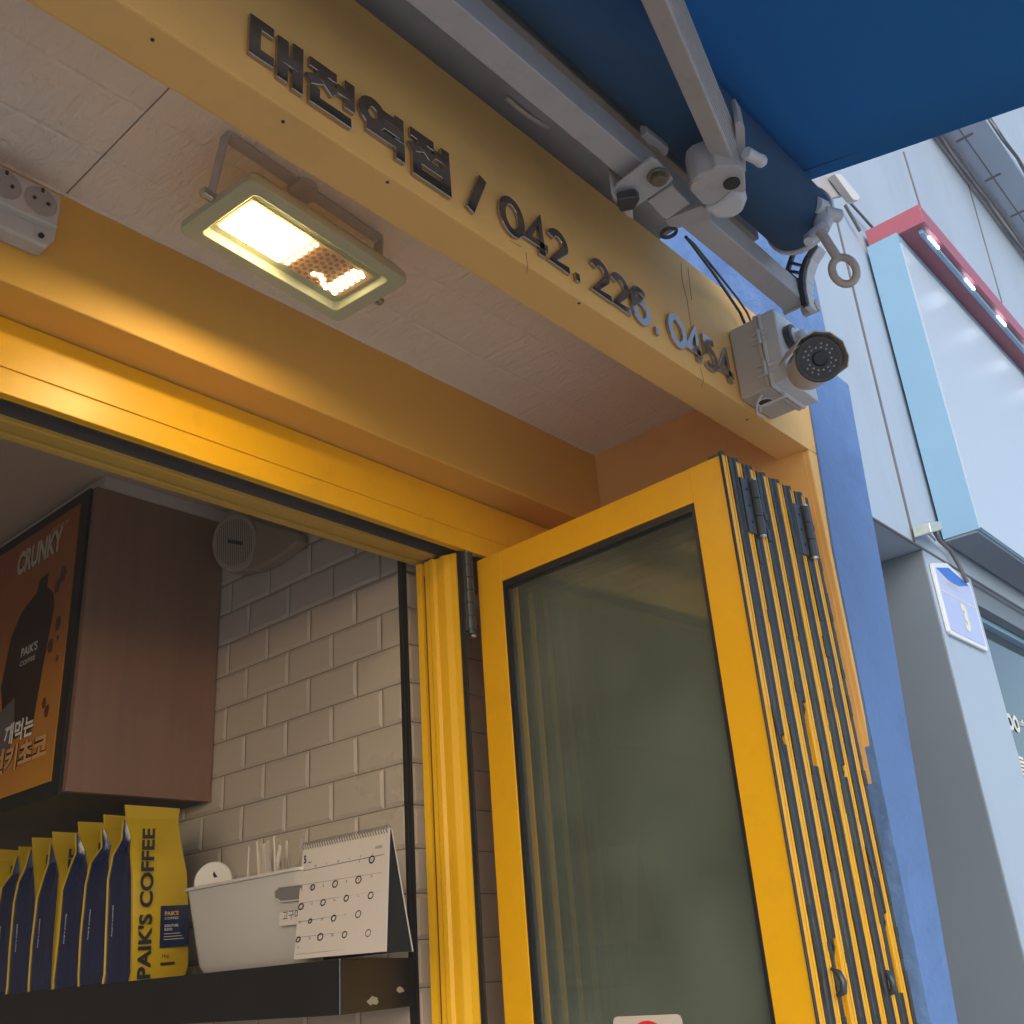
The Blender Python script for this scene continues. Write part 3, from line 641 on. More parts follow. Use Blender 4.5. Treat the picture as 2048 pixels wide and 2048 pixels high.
# coffee bags: front faces the street (-Y), navy gusset faces the room (-X)
BX0, BW, BD = 1.092, .118, .093
def coffee_bag(y, h, idx):
    t = thing('coffee_bag', LBL[idx], 'coffee bag', (BX0 + BW / 2, y + BD / 2, SH), 'yellow and navy coffee bags in a row on the shelf')
    rnd = random.Random(idx * 5 + 1); zz = [0, .02, .10, .20, .245, .275, .315]
    zz = [z * h / .315 for z in zz]
    front, left, right = [], [], []
    jx_ = [rnd.uniform(-.004, .004) for _ in zz]
    dep = [BD, BD, BD * .98, BD * .92, BD * .7, BD * .38, BD * .10]
    wid = [BW * .96, BW, BW * 1.02, BW * 1.0, BW * .96, BW * .90, BW * .98]
    F = MB(); vs = []
    nX = 7
    def pt(k, u, face):   # u 0..1 across x
        w = wid[k]; x = BX0 + (BW - w) / 2 + u * w + jx_[k]
        bulge = .008 * math.sin(math.pi * u) * (1 if 0 < k < 5 else .3)
        yc = y + BD / 2; yy = yc - dep[k] / 2 - bulge if face == 'f' else yc + dep[k] / 2 + bulge
        return V(x, yy + (.006 * math.sin(k * 2.1 + idx)) * (k > 3), SH + zz[k])
    for face in 'fb':
        g_ = [[pt(k, u / nX, face) for u in range(nX + 1)] for k in range(len(zz))]
        o_ = len(vs); vs += [p for r_ in g_ for p in r_]
        fsx = []
        for k in range(len(zz) - 1):
            for u in range(nX):
                a = o_ + k * (nX + 1) + u; fsx.append((a, a + 1, a + nX + 2, a + nX + 1))
        F.add([], []); F.f += fsx; F.sm += [True] * len(fsx)
    F.v = vs
    F.build('bag_face', M['yfoil'], t)
    # gussets: fold in the middle
    for s_, u in ((-1, 0), (1, 1)):
        Gm = MB(); vv = []; ff = []
        for k in range(len(zz)):
            a = pt(k, u, 'f'); b = pt(k, u, 'b'); m_ = (a + b) / 2 + V(-s_ * (.001 + .016 * (k / 6) ** 3), 0, 0)
            a2 = a.lerp(m_, .5) + V(s_ * .004, 0, 0); b2 = b.lerp(m_, .5) + V(s_ * .004, 0, 0)
            inset = V(0, .0005, 0)
            vv += [a + V(s_ * .0006, 0, 0), a2, m_, b2, b + V(s_ * .0006, 0, 0)]
        for k in range(len(zz) - 1):
            for j in range(4):
                a = k * 5 + j; ff.append((a, a + 1, a + 6, a + 5))
        Gm.add(vv, ff, True); Gm.build('gusset', M['navy'], t)
    # top seal
    a, b = pt(6, 0, 'f'), pt(6, 1, 'f')
    MB().prism([a, b, b + V(.003, 0, .022), a + V(-.004, 0, .024 + rnd.uniform(-.004, .004))], (0, .004, 0)).build('top_seal', M['yfoil'], t)
    # yellow corner fins on the gusset side
    fn = MB()
    for face, dy in (('f', -.001), ('b', .001)):
        for k in range(len(zz) - 1):
            p0, p1 = pt(k, 0, face), pt(k + 1, 0, face); w_ = .0035
            fn.prism([p0, p1, p1 + V(-w_, dy, 0), p0 + V(-w_, dy, 0)], (0, .0012, 0))
    fn.build('side_fin', M['yfoil'], t)
    # print on the front face and on the gusset
    yf_ = y + BD / 2 - BD / 2 - .0095
    tx = text_obj('bag_print', "PAIK'S COFFEE", (0, 0, 1), (-1, 0, 0), (BX0 + .035, yf_ , SH + .004), M['ink'], t, width=.270, height=.029, bold=.035, th=.0)
    text_obj('gusset_print', "PAIK'S COFFEE", (0, 0, 1), (0, 1, 0), (BX0 - .0075, y + BD * .62, SH + .085), M['wtxt'], t, width=.055, height=.0042, bold=.0, th=.0)
    if idx == 0:
        MB().box(BX0 + .052, BX0 + BW - .004, yf_ - .001, yf_ + .0, SH + .055, SH + .130).build('bag_label', M['navy'], t)
        text_obj('label_print', "PAIK'S", (1, 0, 0), (0, 0, 1), (BX0 + .060, yf_ - .0022, SH + .112), M['pyel'], t, width=.030, height=.008, bold=.03, th=.0)
        text_obj('label_print', "COFFEE", (1, 0, 0), (0, 0, 1), (BX0 + .060, yf_ - .0022, SH + .105), M['wtxt'], t, width=.030, height=.004, th=.0)
        text_obj('label_print', "SIGNATURE\nBLEND", (1, 0, 0), (0, 0, 1), (BX0 + .060, yf_ - .0022, SH + .085), M['wtxt'], t, width=.030, height=.011, bold=.01, th=.0)
        ln = MB()
        for k in range(3): ln.box(BX0 + .060, BX0 + .095 + .004 * k, yf_ - .0018, yf_ - .0008, SH + .079 - .005 * k, SH + .0798 - .005 * k)
        ln.build('label_lines', M['wtxt'], t)
        text_obj('label_print', "1kg", (1, 0, 0), (0, 0, 1), (BX0 + .058, yf_ - .0012, SH + .036), M['choco'], t, width=.014, height=.008, th=.0)
        MB().box(BX0 + .055, BX0 + .085, yf_ - .001, yf_, SH + .024, SH + .029).build('label_bar', M['choco'], t)
    piv = V(BX0 + BW / 2, y + BD / 2, SH); rz = rad(rnd.uniform(2, 8)) if idx else rad(1); t.rotation_euler = (rad(rnd.uniform(-1.5, 3.5)) if idx else 0, rad(rnd.uniform(-2.5, 1)), rz); t.location = piv
    return t
LBL = ['rightmost coffee bag, yellow front with vertical black lettering beside the white basket', 'second coffee bag from the basket, its navy side showing', 'third coffee bag from the basket, its navy side showing',
       'fourth coffee bag from the basket on the shelf', 'fifth coffee bag from the basket on the shelf', 'sixth coffee bag from the basket, at the left edge of view', 'seventh coffee bag from the basket, half out of view on the left']
ys = [1.930, 2.030, 2.127, 2.233, 2.331, 2.428, 2.53]
for i, y in enumerate(ys): coffee_bag(y, .300 - (.004 if i % 2 else 0) - .002 * i, i)

# white basket
bk_ = thing('storage_basket', 'white plastic storage basket with a handle hole and handwritten label', 'basket', (1.18, 1.6, SH))
def lr(x0, x1, y0, y1, r, z, n=5):
    out = []
    for sx, sy, a0 in ((x1 - r, y1 - r, 0), (x0 + r, y1 - r, 90), (x0 + r, y0 + r, 180), (x1 - r, y0 + r, 270)):
        for k in range(n + 1):
            t = rad(a0 + 90 * k / n); out.append(V(sx + math.cos(t) * r, sy + math.sin(t) * r, z))
    return out
BY0, BY1 = 1.425, 1.785; HB = .185
bm_ = MB(); rs = [lr(1.125, 1.235, BY0 + .025, BY1 - .035, .02, SH + .001), lr(1.115, 1.245, BY0 + .015, BY1 - .025, .03, SH + .012), lr(1.10, 1.26, BY0, BY1, .03, HB), lr(1.095, 1.265, BY0 - .005, BY1 + .005, .032, HB), lr(1.095, 1.265, BY0 - .005, BY1 + .005, .032, HB + .005), lr(1.104, 1.256, BY0 + .004, BY1 - .004, .026, HB + .005), lr(1.119, 1.241, BY0 + .019, BY1 - .029, .026, SH + .014)]
n_ = len(rs[0]); vs = [p for r_ in rs for p in r_]; fs = [tuple(range(n_)), tuple(6 * n_ + k for k in range(n_))]
for i in range(6):
    for k in range(n_):
        l_ = (k + 1) % n_; fs.append((i * n_ + k, i * n_ + l_, (i + 1) * n_ + l_, (i + 1) * n_ + k))
bm_.add(vs, fs, True); bm_.build('basket_body', M['basket'], bk_)
hp = lambda a, b: at(350 + a * .2847, 1600 + b * .2847, 'X', 1.1005)
sl = [hp(708, 640), (hp(735, 612)), hp(900, 592), hp(900, 700), hp(745, 715), hp(712, 690)]
MB().prism([p + V(-.001, 0, 0) for p in sl], (.002, 0, 0)).build('handle_hole', mat('hole_grey', (.16, .14, .13), .6), bk_)
MB().tube([p + V(-.0012, 0, 0) for p in sl], .0013, 6, closed=True).build('handle_rim', M['basket'], bk_)
l0 = [hp(735, 790), hp(880, 772), hp(880, 872), hp(735, 885)]; XB = 1.1075
lq = [at(350 + a * .2847, 1600 + b * .2847, 'X', 1.100) for a, b in ((735, 790), (900, 770), (900, 870), (735, 885))]
MB().prism([p + V(-.0006, 0, 0) for p in lq], (.0005, 0, 0)).build('name_tag', M['paper'], bk_)
tl = at(350 + 755 * .2847, 1600 + 848 * .2847, 'X', 1.099)
text_obj('tag_writing', '고구마', (0, -1, 0), (0, 0, 1), tl, M['ink'], bk_, width=.046, height=.014, th=.0)
rd = thing('paper_roll', 'white round roll standing up out of the basket', 'roll', (1.15, 1.73, HB))
rc = at(350 + 265 * .2847, 1600 + 575 * .2847, 'X', 1.14)
MB().cyl(rc, rc + V(.026, .022, 0), .036, 32).build('roll_body', M['basket'], rd, .003)
MB().prism([rc + V(-.001, .004, .006), rc + V(.004, -.008, .008), rc + V(.0, -.002, .018)], (.0005, 0, 0)).build('roll_mark', M['ink'], rd)
st = thing('straw_bundle', 'loose wrapped straws and spoons poking out of the basket', 'straws', (1.18, 1.6, HB))
stx = MB()
for k in range(16):
    b0 = V(random.uniform(1.14, 1.22), random.uniform(1.49, 1.66), SH + .03); d_ = V(random.uniform(-.02, .03), random.uniform(-.05, .05), random.uniform(.145, .185))
    stx.tube([b0, b0 + d_], random.choice([.0022, .003, .0045]), 8)
stx.build('straws', M['kraft'], st)
sw = MB()
for k in range(9):
    b0 = V(random.uniform(1.14, 1.21), random.uniform(1.47, 1.6), SH + .06); d_ = V(random.uniform(-.02, .02), random.uniform(-.03, .05), random.uniform(.12, .155)); w_ = V(0, random.uniform(.010, .022), random.uniform(-.006, .006))
    sw.prism([b0, b0 + d_, b0 + d_ + w_ * .4, b0 + w_], (.0008, 0, 0))
sw.build('spoon_wrappers', mat('clear_wrapper', (.45, .4, .36), .25), st)

# calendar (a tent standing on the shelf, month page towards the room)
cl = thing('desk_calendar', 'white spiral desk calendar for May with dates circled in black', 'calendar', (1.2, 1.36, SH))
TL, TR, BR_, BL_ = at(607, 1692, 'X', 1.108), at(778.5, 1656, 'X', 1.110), at(771.4, 1903, 'X', 1.086), at(587.7, 1919, 'X', 1.086)
ux = (TR - TL).normalized()
pg = MB().prism([TL, TR, BR_, BL_], V(.0022, 0, 0)).build('month_page', M['paper'], cl)
XBk = 1.19
bB, bA = V(1.150, BR_.y + .012, SH + .002), V(1.150, BL_.y + .004, SH + .002)
MB().prism([TL + V(.004, 0, 0), TR + V(.004, 0, 0), bB, bA], V(.002, 0, 0)).build('back_page', M['paper'], cl)
MB().prism([TL + V(.0026, 0, -.001), TR + V(.0026, 0, -.001), BR_ + V(.0026, 0, .001), BL_ + V(.0026, 0, .001)], V(.0012, 0, 0)).build('stand_card', M['blackwood'], cl)
MB().prism([TL + V(.0030, 0, -.001), TR + V(.0030, 0, -.001), bB + V(-.002, 0, .001), bA + V(-.002, 0, .001)], V(.0006, 0, 0)).build('stand_card', M['blackwood'], cl)
MB().prism([TR + V(.003, -.0005, -.002), V(1.148, bB.y, SH + .002), V(1.089, BR_.y + .002, SH + .002)], V(0, .0015, 0)).build('tent_end_shade', M['blackwood'], cl)  # dark sheet added across the open tent end, for its shaded inside
spi = MB(); ns = 34
for k in range(ns):
    f_ = (k + .5) / ns; c = TL.lerp(TR, f_) + V(.001, 0, -.001)
    spi.tube([c + V(math.cos(t) * .0048, ux.y * 0, math.sin(t) * .0062) for t in [j * math.pi / 5 for j in range(10)]], .0007, 5, closed=True)
spi.build('spiral_binding', mat('binding_wire', (.25, .22, .2), .4, metal=.6), cl)
cu_ = (BL_ - TL)
pn = V(-1, 0, 0)
def cp_(a, b):     # zoomed crop pixel -> page
    u_, v_ = 350 + a * .2847, 1600 + b * .2847
    n__ = (TR - TL).cross(BL_ - TL).normalized(); d_ = ray(u_, v_); return d_ * ((TL.dot(n__)) / d_.dot(n__)) + V(-.0007, 0, 0)
for a, b, r_ in ((1385, 418, 1.15), (970, 614, .9), (1128, 590, 1.1), (1292, 560, 1.2), (888, 748, 1), (1043, 720, 1), (1207, 690, 1), (1378, 670, 1.1), (952, 850, .7), (1118, 830, 1), (1291, 802, 1.15), (868, 980, .85), (1024, 962, 1.15), (1195, 945, 1), (1362, 935, 1.15)):
    pts = [cp_(a + 15 * r_ * math.cos(t) + 5 * math.sin(t), b - 21 * r_ * math.sin(t)) for t in [k * math.pi / 8 for k in range(16)]]
    MB().tube(pts, .0011, 5, closed=True).build('ink_circle', M['ink'], cl)
rl_ = MB()
for (a0, b0, a1, b1, w_) in ((905, 497, 1468, 382, .0005), (905, 595, 1455, 508, .00025), (885, 725, 1450, 636, .00025), (875, 855, 1450, 765, .00025), (860, 965, 1440, 900, .00025), (850, 1085, 1435, 1025, .00025)):
    rl_.tube([cp_(a0, b0), cp_(a1, b1)], w_, 4)
rl_.build('ruled_lines', M['seam'], cl)
text_obj('month_number', '5', ux, V(0, 0, 1), cp_(908, 448), M['ink'], cl, height=.0125, width=.006, bold=.03, th=0)
text_obj('month_name', 'MAY', ux, V(0, 0, 1), cp_(938, 447), M['ink'], cl, height=.003, th=0)
text_obj('year_print', '2025년', ux, V(0, 0, 1), cp_(1408, 345), M['ink'], cl, height=.0045, width=.016, th=0)
for k, (a, b, s_) in enumerate(((912, 485, 'S'), (990, 468, 'M'), (1067, 452, 'T'), (1147, 436, 'W'), (1228, 418, 'T'), (1308, 402, 'F'), (1392, 385, 'S'), (1300, 436, '2'), (1384, 425, '3'), (895, 632, '4'), (968, 620, '5'), (1048, 603, '6'), (1128, 596, '7'), (1210, 575, '8'), (1292, 562, '9'), (1382, 540, '10'), (963, 733, '12'), (1122, 708, '14'), (1290, 682, '16'), (1033, 840, '20'), (1196, 815, '22'), (1374, 795, '24'), (946, 974, '26'), (1105, 952, '28'), (1276, 933, '30'), (868, 1040, '31'), (878, 862, '18'))):
    text_obj('date_print', s_, ux, V(0, 0, 1), cp_(a - 6, b + 6), M['ink'], cl, height=.0038, th=0)

# ================================================================= AWNING
aw = thing('retractable_awning', 'blue fabric folding-arm awning on white metal bars above the fascia', 'awning', (.5, .6, 1.0))
zA = lambda a, b: (1200 + a * .36232, 150 + b * .36232)
TZ = 1.007; XE = 1.463
MB().box(-1.8, XE, .550, .588, TZ, TZ + .041).build('torsion_bar', M['white'], aw, .0015)
rx_e, ry, rz, rr_ = 1.380, .50, 1.105, .056
roll = MB(); pr = []
roll.cyl((-1.8, ry, rz), (rx_e, ry, rz), rr_, 48).build('fabric_roll', mat('dark_roll_canvas', (.012, .065, .15), .85, var=.15, vs=3, bump=.2, bs=300), aw)
# fabric sheet sloping outwards
fx = 1.392; fy0, fz0 = .488, 1.181; sl_ = .228
fbm = MB(); nx, ny = 26, 24; vs = []; LN = .78
for j in range(ny + 1):
    for i in range(nx + 1):
        x = fx - (fx + 1.9) * i / nx; d_ = LN * j / ny
        sag = .010 * math.sin(math.pi * j / ny) * (1 + .3 * math.sin(i * .9)) + .0018 * math.sin(i * 2.3 + j * .4) * (j < 8)
        if i == 0: sag *= .2
        vs.append(V(x, fy0 - d_, fz0 - sl_ * d_ - sag))
fs = [(j * (nx + 1) + i, j * (nx + 1) + i + 1, (j + 1) * (nx + 1) + i + 1, (j + 1) * (nx + 1) + i) for j in range(ny) for i in range(nx)]
fbm.add(vs, fs, True)
# wrap from the roll to the sheet
fbo = fbm.build('fabric', M['fabric'], aw)
sm_ = fbo.modifiers.new('thick', 'SOLIDIFY'); sm_.thickness = .0012
MB().box(fx - .0335, fx - .0325, fy0 - LN, fy0, 0, .0003)
hem = MB(); hem.tube([V(fx - .030, fy0 - LN * k / 24, fz0 - sl_ * LN * k / 24 - .0024) for k in range(25)], .0011, 5); hem.build('hem_stitch', mat('navy_thread', (.01, .06, .16), .8), aw)
MB().box(-1.9, fx + .01, fy0 - LN - .03, fy0 - LN, fz0 - sl_ * LN - .06, fz0 - sl_ * LN + .01).build('front_bar', M['white'], aw, .004)
# wrap piece
wr = MB(); pp = []
for k in range(13):
    t = rad(95 + k * 0); 
MB().prism([(fx, fy0, fz0), (fx, ry + .01, fz0 + .001), (fx, ry + .045, rz + .035), (fx, ry + .02, rz + .03)], (-3.2, 0, 0)).build('fabric_wrap', M['fabric'], aw)
MB().box(-1.8, 1.36, .45, .832, 1.200, 1.206).build('hood_cover', M['white'], aw, .001)
# hood profile behind and above the roll
MB().box(-1.8, 1.372, .568, .600, 1.100, 1.135).build('rear_profile', M['white'], aw, .002)
hx0 = at(1640, 380, 'Y', .60)
hd_pts = [at(*zA(*p), 'Y', .492) for p in ((1080, 610), (1290, 540), (1385, 655), (1290, 676), (1225, 712), (1170, 700), (1100, 650))]
MB().prism(hd_pts, (0, .012, 0)).build('hood_end', M['white'], aw, .001)
hs_ = [at(*zA(*p), 'Y', .476) for p in ((1295, 545), (1330, 545), (1437, 672), (1425, 692), (1400, 688))]
MB().prism(hs_, (0, .014, 0)).build('hood_lip', M['pale'], aw, .001)
# end bracket joining bar and roll
XBt = 1.445
def bz(a, b): return at(*zA(a, b), 'X', XBt)
eb = MB()
o_path = [bz(1140, 1262), bz(1123, 1180), bz(1120, 1120), bz(1128, 1060), bz(1150, 1000), bz(1195, 930)]
wdt = [V(0, .006, 0)] * 6
for i in range(5):
    a, b = o_path[i], o_path[i + 1]; w_ = V(0, .010, .0)
    eb.prism([a, b, b + w_, a + w_], (.008, 0, 0))
lg = [bz(1035, 1090), bz(1050, 1040), bz(1072, 975)]
for i in range(2):
    a, b = lg[i], lg[i + 1]; eb.prism([a, b, b + V(0, .008, 0), a + V(0, .008, 0)], (.008, 0, 0))
for (a, b), (c_, d_) in (((1050, 1040), (1128, 1060)), ((1040, 1085), (1120, 1100)), ((1035, 1090), (1125, 1160))):
    p0, p1 = bz(a, b), bz(c_, d_); eb.prism([p0, p1, p1 + V(0, 0, .006), p0 + V(0, 0, .006)], (.007, 0, 0))
eb.build('end_bracket', M['rubber'], aw, .001)
ws = MB()
for i in range(5):
    a, b = o_path[i] + V(.009, -.002, 0), o_path[i + 1] + V(.009, -.002, 0); ws.prism([a, b, b + V(0, .011, 0), a + V(0, .011, 0)], (.026, 0, 0))
ws.build('bracket_flange', M['pale'], aw, .001)
MB().box(XE, XE + .006, .545, .592, TZ - .003, TZ + .044).build('bar_end_cap', M['grey'], aw, .001)
bb = at(*zA(1180, 1280), 'Y', .545); MB().cyl(bb + V(0, .02, 0), bb + V(0, -.008, 0), .011, 6).build('end_bolt', M['grey'], aw, .001)
# roll end flange and gearbox
cf = V(rx_e, ry, rz)
MB().cyl(cf, cf + V(.010, 0, 0), rr_ + .004, 40).cyl(cf + V(.010, 0, 0), cf + V(.024, 0, 0), rr_ - .008, 32).build('roll_end_flange', M['pale'], aw, .0012)
ax0 = at(*zA(1205, 740), 'Y', .47); 
gb = MB(); gpath = [at(*zA(*p), 'Y', .455) for p in ((1180, 715), (1215, 740), (1235, 790), (1225, 850))]
gb.tube(gpath, [.014, .017, .018, .012], 14); gb.cyl(gpath[2] + V(-.012, -.006, 0), gpath[2] + V(.014, -.02, 0), .011, 14)
gb.tube([gpath[3], gpath[3] + V(-.012, .02, -.015), at(*zA(1150, 920), 'Y', .47)], [.012, .01, .007], 10); gb.build('gearbox', M['pale'], aw)
e0, e1 = at(*zA(1215, 860), 'Y', .45), at(*zA(1310, 1010), 'Y', .44)
MB().tube([e0, e0.lerp(e1, .15), e1], [.0085, .0075, .0075], 14).build('crank_rod', M['grey'], aw)
lc = at(*zA(1348, 1080), 'Y', .437); lr_ = (at(*zA(1405, 1080), 'Y', .437) - lc).length
dwn = (e1 - e0).normalized(); sd = dwn.cross(V(.8, .25, .4)).normalized()
lp_ = [lc + sd * math.cos(t) * .0165 + dwn * math.sin(t) * .0225 for t in [k * math.pi / 14 for k in range(28)]]
MB().tube(lp_, .0062, 12, closed=True).build('crank_eye', M['grey'], aw)
# folding arm and shoulder
ad = V(-.962, -.274, -.0).normalized()
pS = at(1450, 322, 'Z', .985); sideA = V(ad.y, -ad.x, 0)   # towards the street
sideA = V(.274, -.962, 0).normalized() * -1
if sideA.y > 0: sideA = -sideA
bl0, br0 = at(1425, 329, 'Z', .985), at(1466, 318, 'Z', .985); wA = (br0 - bl0).length
up2 = V(0, 0, 1) * math.cos(rad(24)) + sideA * math.sin(rad(24)); sideA = sideA * math.cos(rad(24)) - V(0, 0, 1) * math.sin(rad(24)); bl0 = bl0 + V(0, 0, .008)
arm = MB().obox(bl0, ad * .70, sideA * .030, up2 * .036); arm.build('folding_arm', M['white'], aw, .002)
rg_ = MB()
for k in range(7):
    rg_.obox(bl0 + sideA * .030 + up2 * (.005 + k * .0042), ad * .69, sideA * .0010, up2 * .0018)
rg_.build('arm_ridges', M['white'], aw)
MB().obox(bl0 - ad * .004 - sideA * .0015 + V(0, 0, -.0015), -ad * .0095, sideA * .034, V(0, 0, .04)).build('arm_end_cap', M['pale'], aw, .002)
MB().obox(bl0 - ad * .0005, -ad * .0035, sideA * .030, V(0, 0, .036)).build('arm_seal', M['rubber'], aw)
def zp(pts, z, th, nm, m_, bev=.003):
    return MB().prism([at(*zA(*p), 'Z', z) for p in pts], (0, 0, th)).build(nm, M[m_], aw, bev)
zp([(498, 640), (505, 590), (540, 555), (610, 530), (640, 505), (760, 500), (800, 530), (806, 640), (790, 652), (715, 645), (640, 712), (570, 720)], .968, .055, 'shoulder_casting', 'white', .0025)
zp([(575, 745), (640, 715), (715, 652), (740, 640), (795, 655), (816, 700), (792, 760), (730, 800), (640, 800)], .976, .045, 'shoulder_cup', 'pale', .008)
zp([(745, 270), (770, 250), (800, 300), (806, 540), (760, 500), (750, 380)], 1.0, .04, 'shoulder_cheek', 'white', .0015)
for (a, b, r_) in ((728, 598, .0115), (545, 605, .010)):
    c_ = at(*zA(a, b), 'Z', .967); MB().cyl(c_ - V(0, 0, .0015), c_ + V(0, 0, .01), r_, 24).build('pivot_socket', M['ink'] if a > 700 else M['grey'], aw)
for (a, b) in ((848, 470),):
    c_ = at(*zA(a, b), 'Z', .985); MB().cyl(c_ + V(-.02, 0, 0), c_ + V(.008, -.006, 0), .0085, 14).ball(c_ + V(.008, -.006, 0), .0095).build('pivot_pin', M['pale'], aw)
# wall brackets round the bar
zp([(62, 655), (95, 610), (285, 460), (320, 480), (405, 575), (375, 610), (180, 742), (75, 700)], .985, .006, 'clamp_plate', 'white', .002)
zp([(62, 655), (180, 742), (185, 800), (150, 780), (95, 720)], .972, .05, 'clamp_foot', 'grey', .002)
zp([(100, 690), (200, 672), (222, 690), (190, 745), (115, 760), (95, 725)], .965, .015, 'clamp_nut', 'hinge', .002)
c_ = at(*zA(322, 553), 'Z', .984); MB().cyl(c_ - V(0, 0, .004), c_, .0155, 20).cyl(c_ - V(0, 0, .012), c_ - V(0, 0, .004), .0115, 6).build('clamp_bolt', mat('dull_bolt', (.2, .18, .14), .4, metal=.7), aw, .0006)
zp([(262, 700), (395, 610), (495, 712), (372, 800), (345, 790)], .99, .016, 'bar_saddle', 'white', .002)
zp([(355, 805), (560, 725), (600, 745), (620, 800), (520, 850), (385, 840)], .996, .011, 'bar_saddle', 'white', .002)
zp([(225, 345), (262, 315), (380, 410), (375, 440), (352, 455), (305, 400), (265, 390)], 1.05, .02, 'rear_clamp', 'white', .002)
c_ = at(*zA(380, 870), 'Z', 1.0); MB().tube([c_ + V(math.cos(t) * .010, math.sin(t) * .012, 0) for t in [k * math.pi / 6 for k in range(12)]], .003, 6, closed=True).build('cable_clip', M['hinge'], aw)

# loose cables from the awning to the junction box, and one on the wall
cbl = thing('camera_cable', 'pair of thin dark cables running down to the grey junction box', 'cable', (1.3, .69, 1.1))
for off, m_ in ((0, 'rubber'), (14, 'dark')):
    p_ = [at(1372, 474, 'Y', .62), at(1385 + off * .3, 490, 'Y', .63), at(1428 + off * .6, 548, 'Y', .66), at(1462 + off, 598, 'Y', .69), at(1480 + off * 1.0, 625, 'Y', .695), at(1490 + off, 648, 'Y', .695)]
    MB().tube(p_, .0022 if off else .0028, 8).build('cable_strand', M[m_], cbl)
cw = at(1010, 195, 'Y', .70)
cc2 = MB().tube([at(*p, 'Y', .715) for p in ((1013, 196), (1030, 213), (1055, 232), (1085, 250), (1115, 260), (1140, 268))], [.004] * 6, 8).build('wall_cable', M['grey'])
tag(cc2, 'short curved pale cable between the fascia and the awning bar', 'cable')

# ================================================================= JUNCTION BOX AND CAMERA
jb_ = thing('junction_box', 'weathered grey plastic junction box on the right end of the fascia', 'electrical box', (1.54, .66, .9))
x0, x1_, yb_, z0, z1 = 1.486, 1.598, YF - .001, .896, 1.040
MB().box(x0, x1_, .652, yb_, z0, z1).build('box_body', M['grey'], jb_, .004, 3)
MB().box(x0 - .003, x1_ + .003, .6505, .6585, z0 - .003, z1 + .003).build('box_rim', M['grey'], jb_, .002)
MB().box(x0 - .002, x1_ + .002, .616, .649, z0 - .001, z1 + .001).box(x0 - .004, x1_ + .004, .6415, .6495, z0 - .004, z1 + .004).build('box_lid', mat('grey_lid', (.62, .62, .62), .5, dirt=.3, ds=10), jb_, .004, 3)
hgm = MB()
for zc_ in (.995, .930):
    hgm.tube([(x0 - .007, .650, zc_ - .014), (x0 - .007, .650, zc_ + .014)], .0028, 8)
    for d_ in (-.010, 0, .010): hgm.tube([(x0 - .0045, .634, zc_ + d_), (x0 - .0045, .666, zc_ + d_)], .0011, 6)
hgm.build('box_hinge', M['pale'], jb_)
ltm = MB().tube([(x0 + .03, .640, z0 - .004), (x0 + .03, .640, z0 - .012), (x0 + .03, .690, z0 - .012), (x0 + .05, .70, z0 - .009)], .0025, 8); ltm.build('box_latch', M['pale'], jb_)
hc = V(x0 + .040, .683, z0); MB().cyl(hc - V(0, 0, .0008), hc + V(0, 0, .004), .0135, 24).build('cable_entry', M['ink'], jb_)
MB().tube([hc + V(math.cos(t) * .0135, math.sin(t) * .0135, -.001) for t in [k * math.pi / 12 for k in range(24)]], .0015, 6, closed=True).tube([hc + V(-.03, -.01, -.002), hc + V(-.025, .005, -.012), hc + V(0, .02, -.016), hc + V(.03, .022, -.012)], .0022, 8).build('cable_loop', M['pale'], jb_)

cc = thing('security_camera', 'bullet security camera with infrared ring mounted on the junction box lid', 'security camera', (1.45, .56, .9))
cf_ = at(1638, 719, 'Y', .532); look = V(-.75, -.56, -.35).normalized()
la = look.cross(V(0, 0, 1)).normalized(); lb = la.cross(look)
R1 = .0365
MB().tube([cf_, cf_ - look * .02, cf_ - look * .085, cf_ - look * .10], [R1, R1, R1 - .002, R1 - .014], 36).build('camera_body', M['pale'], cc)
MB().cyl(cf_ - look * .002, cf_ + look * .004, R1 + .0008, 36).build('face_ring', mat('navy_black_plastic', (.010, .014, .028), .4), cc, .001)
MB().cyl(cf_ + look * .004, cf_ + look * .0052, R1 - .005, 36).build('face_glass', mat('black_glass', (.012, .014, .02), .12), cc)
MB().cyl(cf_ + look * .005, cf_ + look * .009, .0125, 24, .0105).build('camera_lens', mat('lens_black', (.005, .005, .008), .05), cc)
irm = MB()
for n2, r_, ph in ((14, .0185, 0), (16, .025, .2)):
    for k in range(n2):
        t = k * 2 * math.pi / n2 + ph
        if n2 == 16 and k % 4 == 3: continue
        c_ = cf_ + look * .0052 + la * math.cos(t) * r_ + lb * math.sin(t) * r_; irm.ball(c_, .0018, n=8)
irm.build('infrared_led', mat('ir_led', (.35, .38, .42), .2), cc)
hd2 = MB(); prof2 = [(math.cos(rad(a_)) * .0435, math.sin(rad(a_)) * .0435) for a_ in (160, 128, 96, 64, 32, -2, -24)][::-1]
prof2 = [(-a_, b_) for a_, b_ in prof2]
for i in range(6):
    a, b = prof2[i], prof2[i + 1]
    p0, p1 = cf_ + la * a[0] + lb * a[1], cf_ + la * b[0] + lb * b[1]
    q0, q1 = p0 * 1, p1 * 1; s0 = (la * a[0] + lb * a[1]).normalized() * .0022; s1 = (la * b[0] + lb * b[1]).normalized() * .0022
    hd2.prism([p0 + look * .010, p1 + look * .010, p1 + s1 + look * .010, p0 + s0 + look * .010], -look * .115)
hd2.build('sun_hood', M['grey'], cc, .0008)
mb0 = at(1580, 680, 'Y', .615)
MB().cyl(mb0 + V(0, .001, 0), mb0 + V(0, -.012, 0), .026, 28).build('mount_base', M['hinge'], cc, .002)
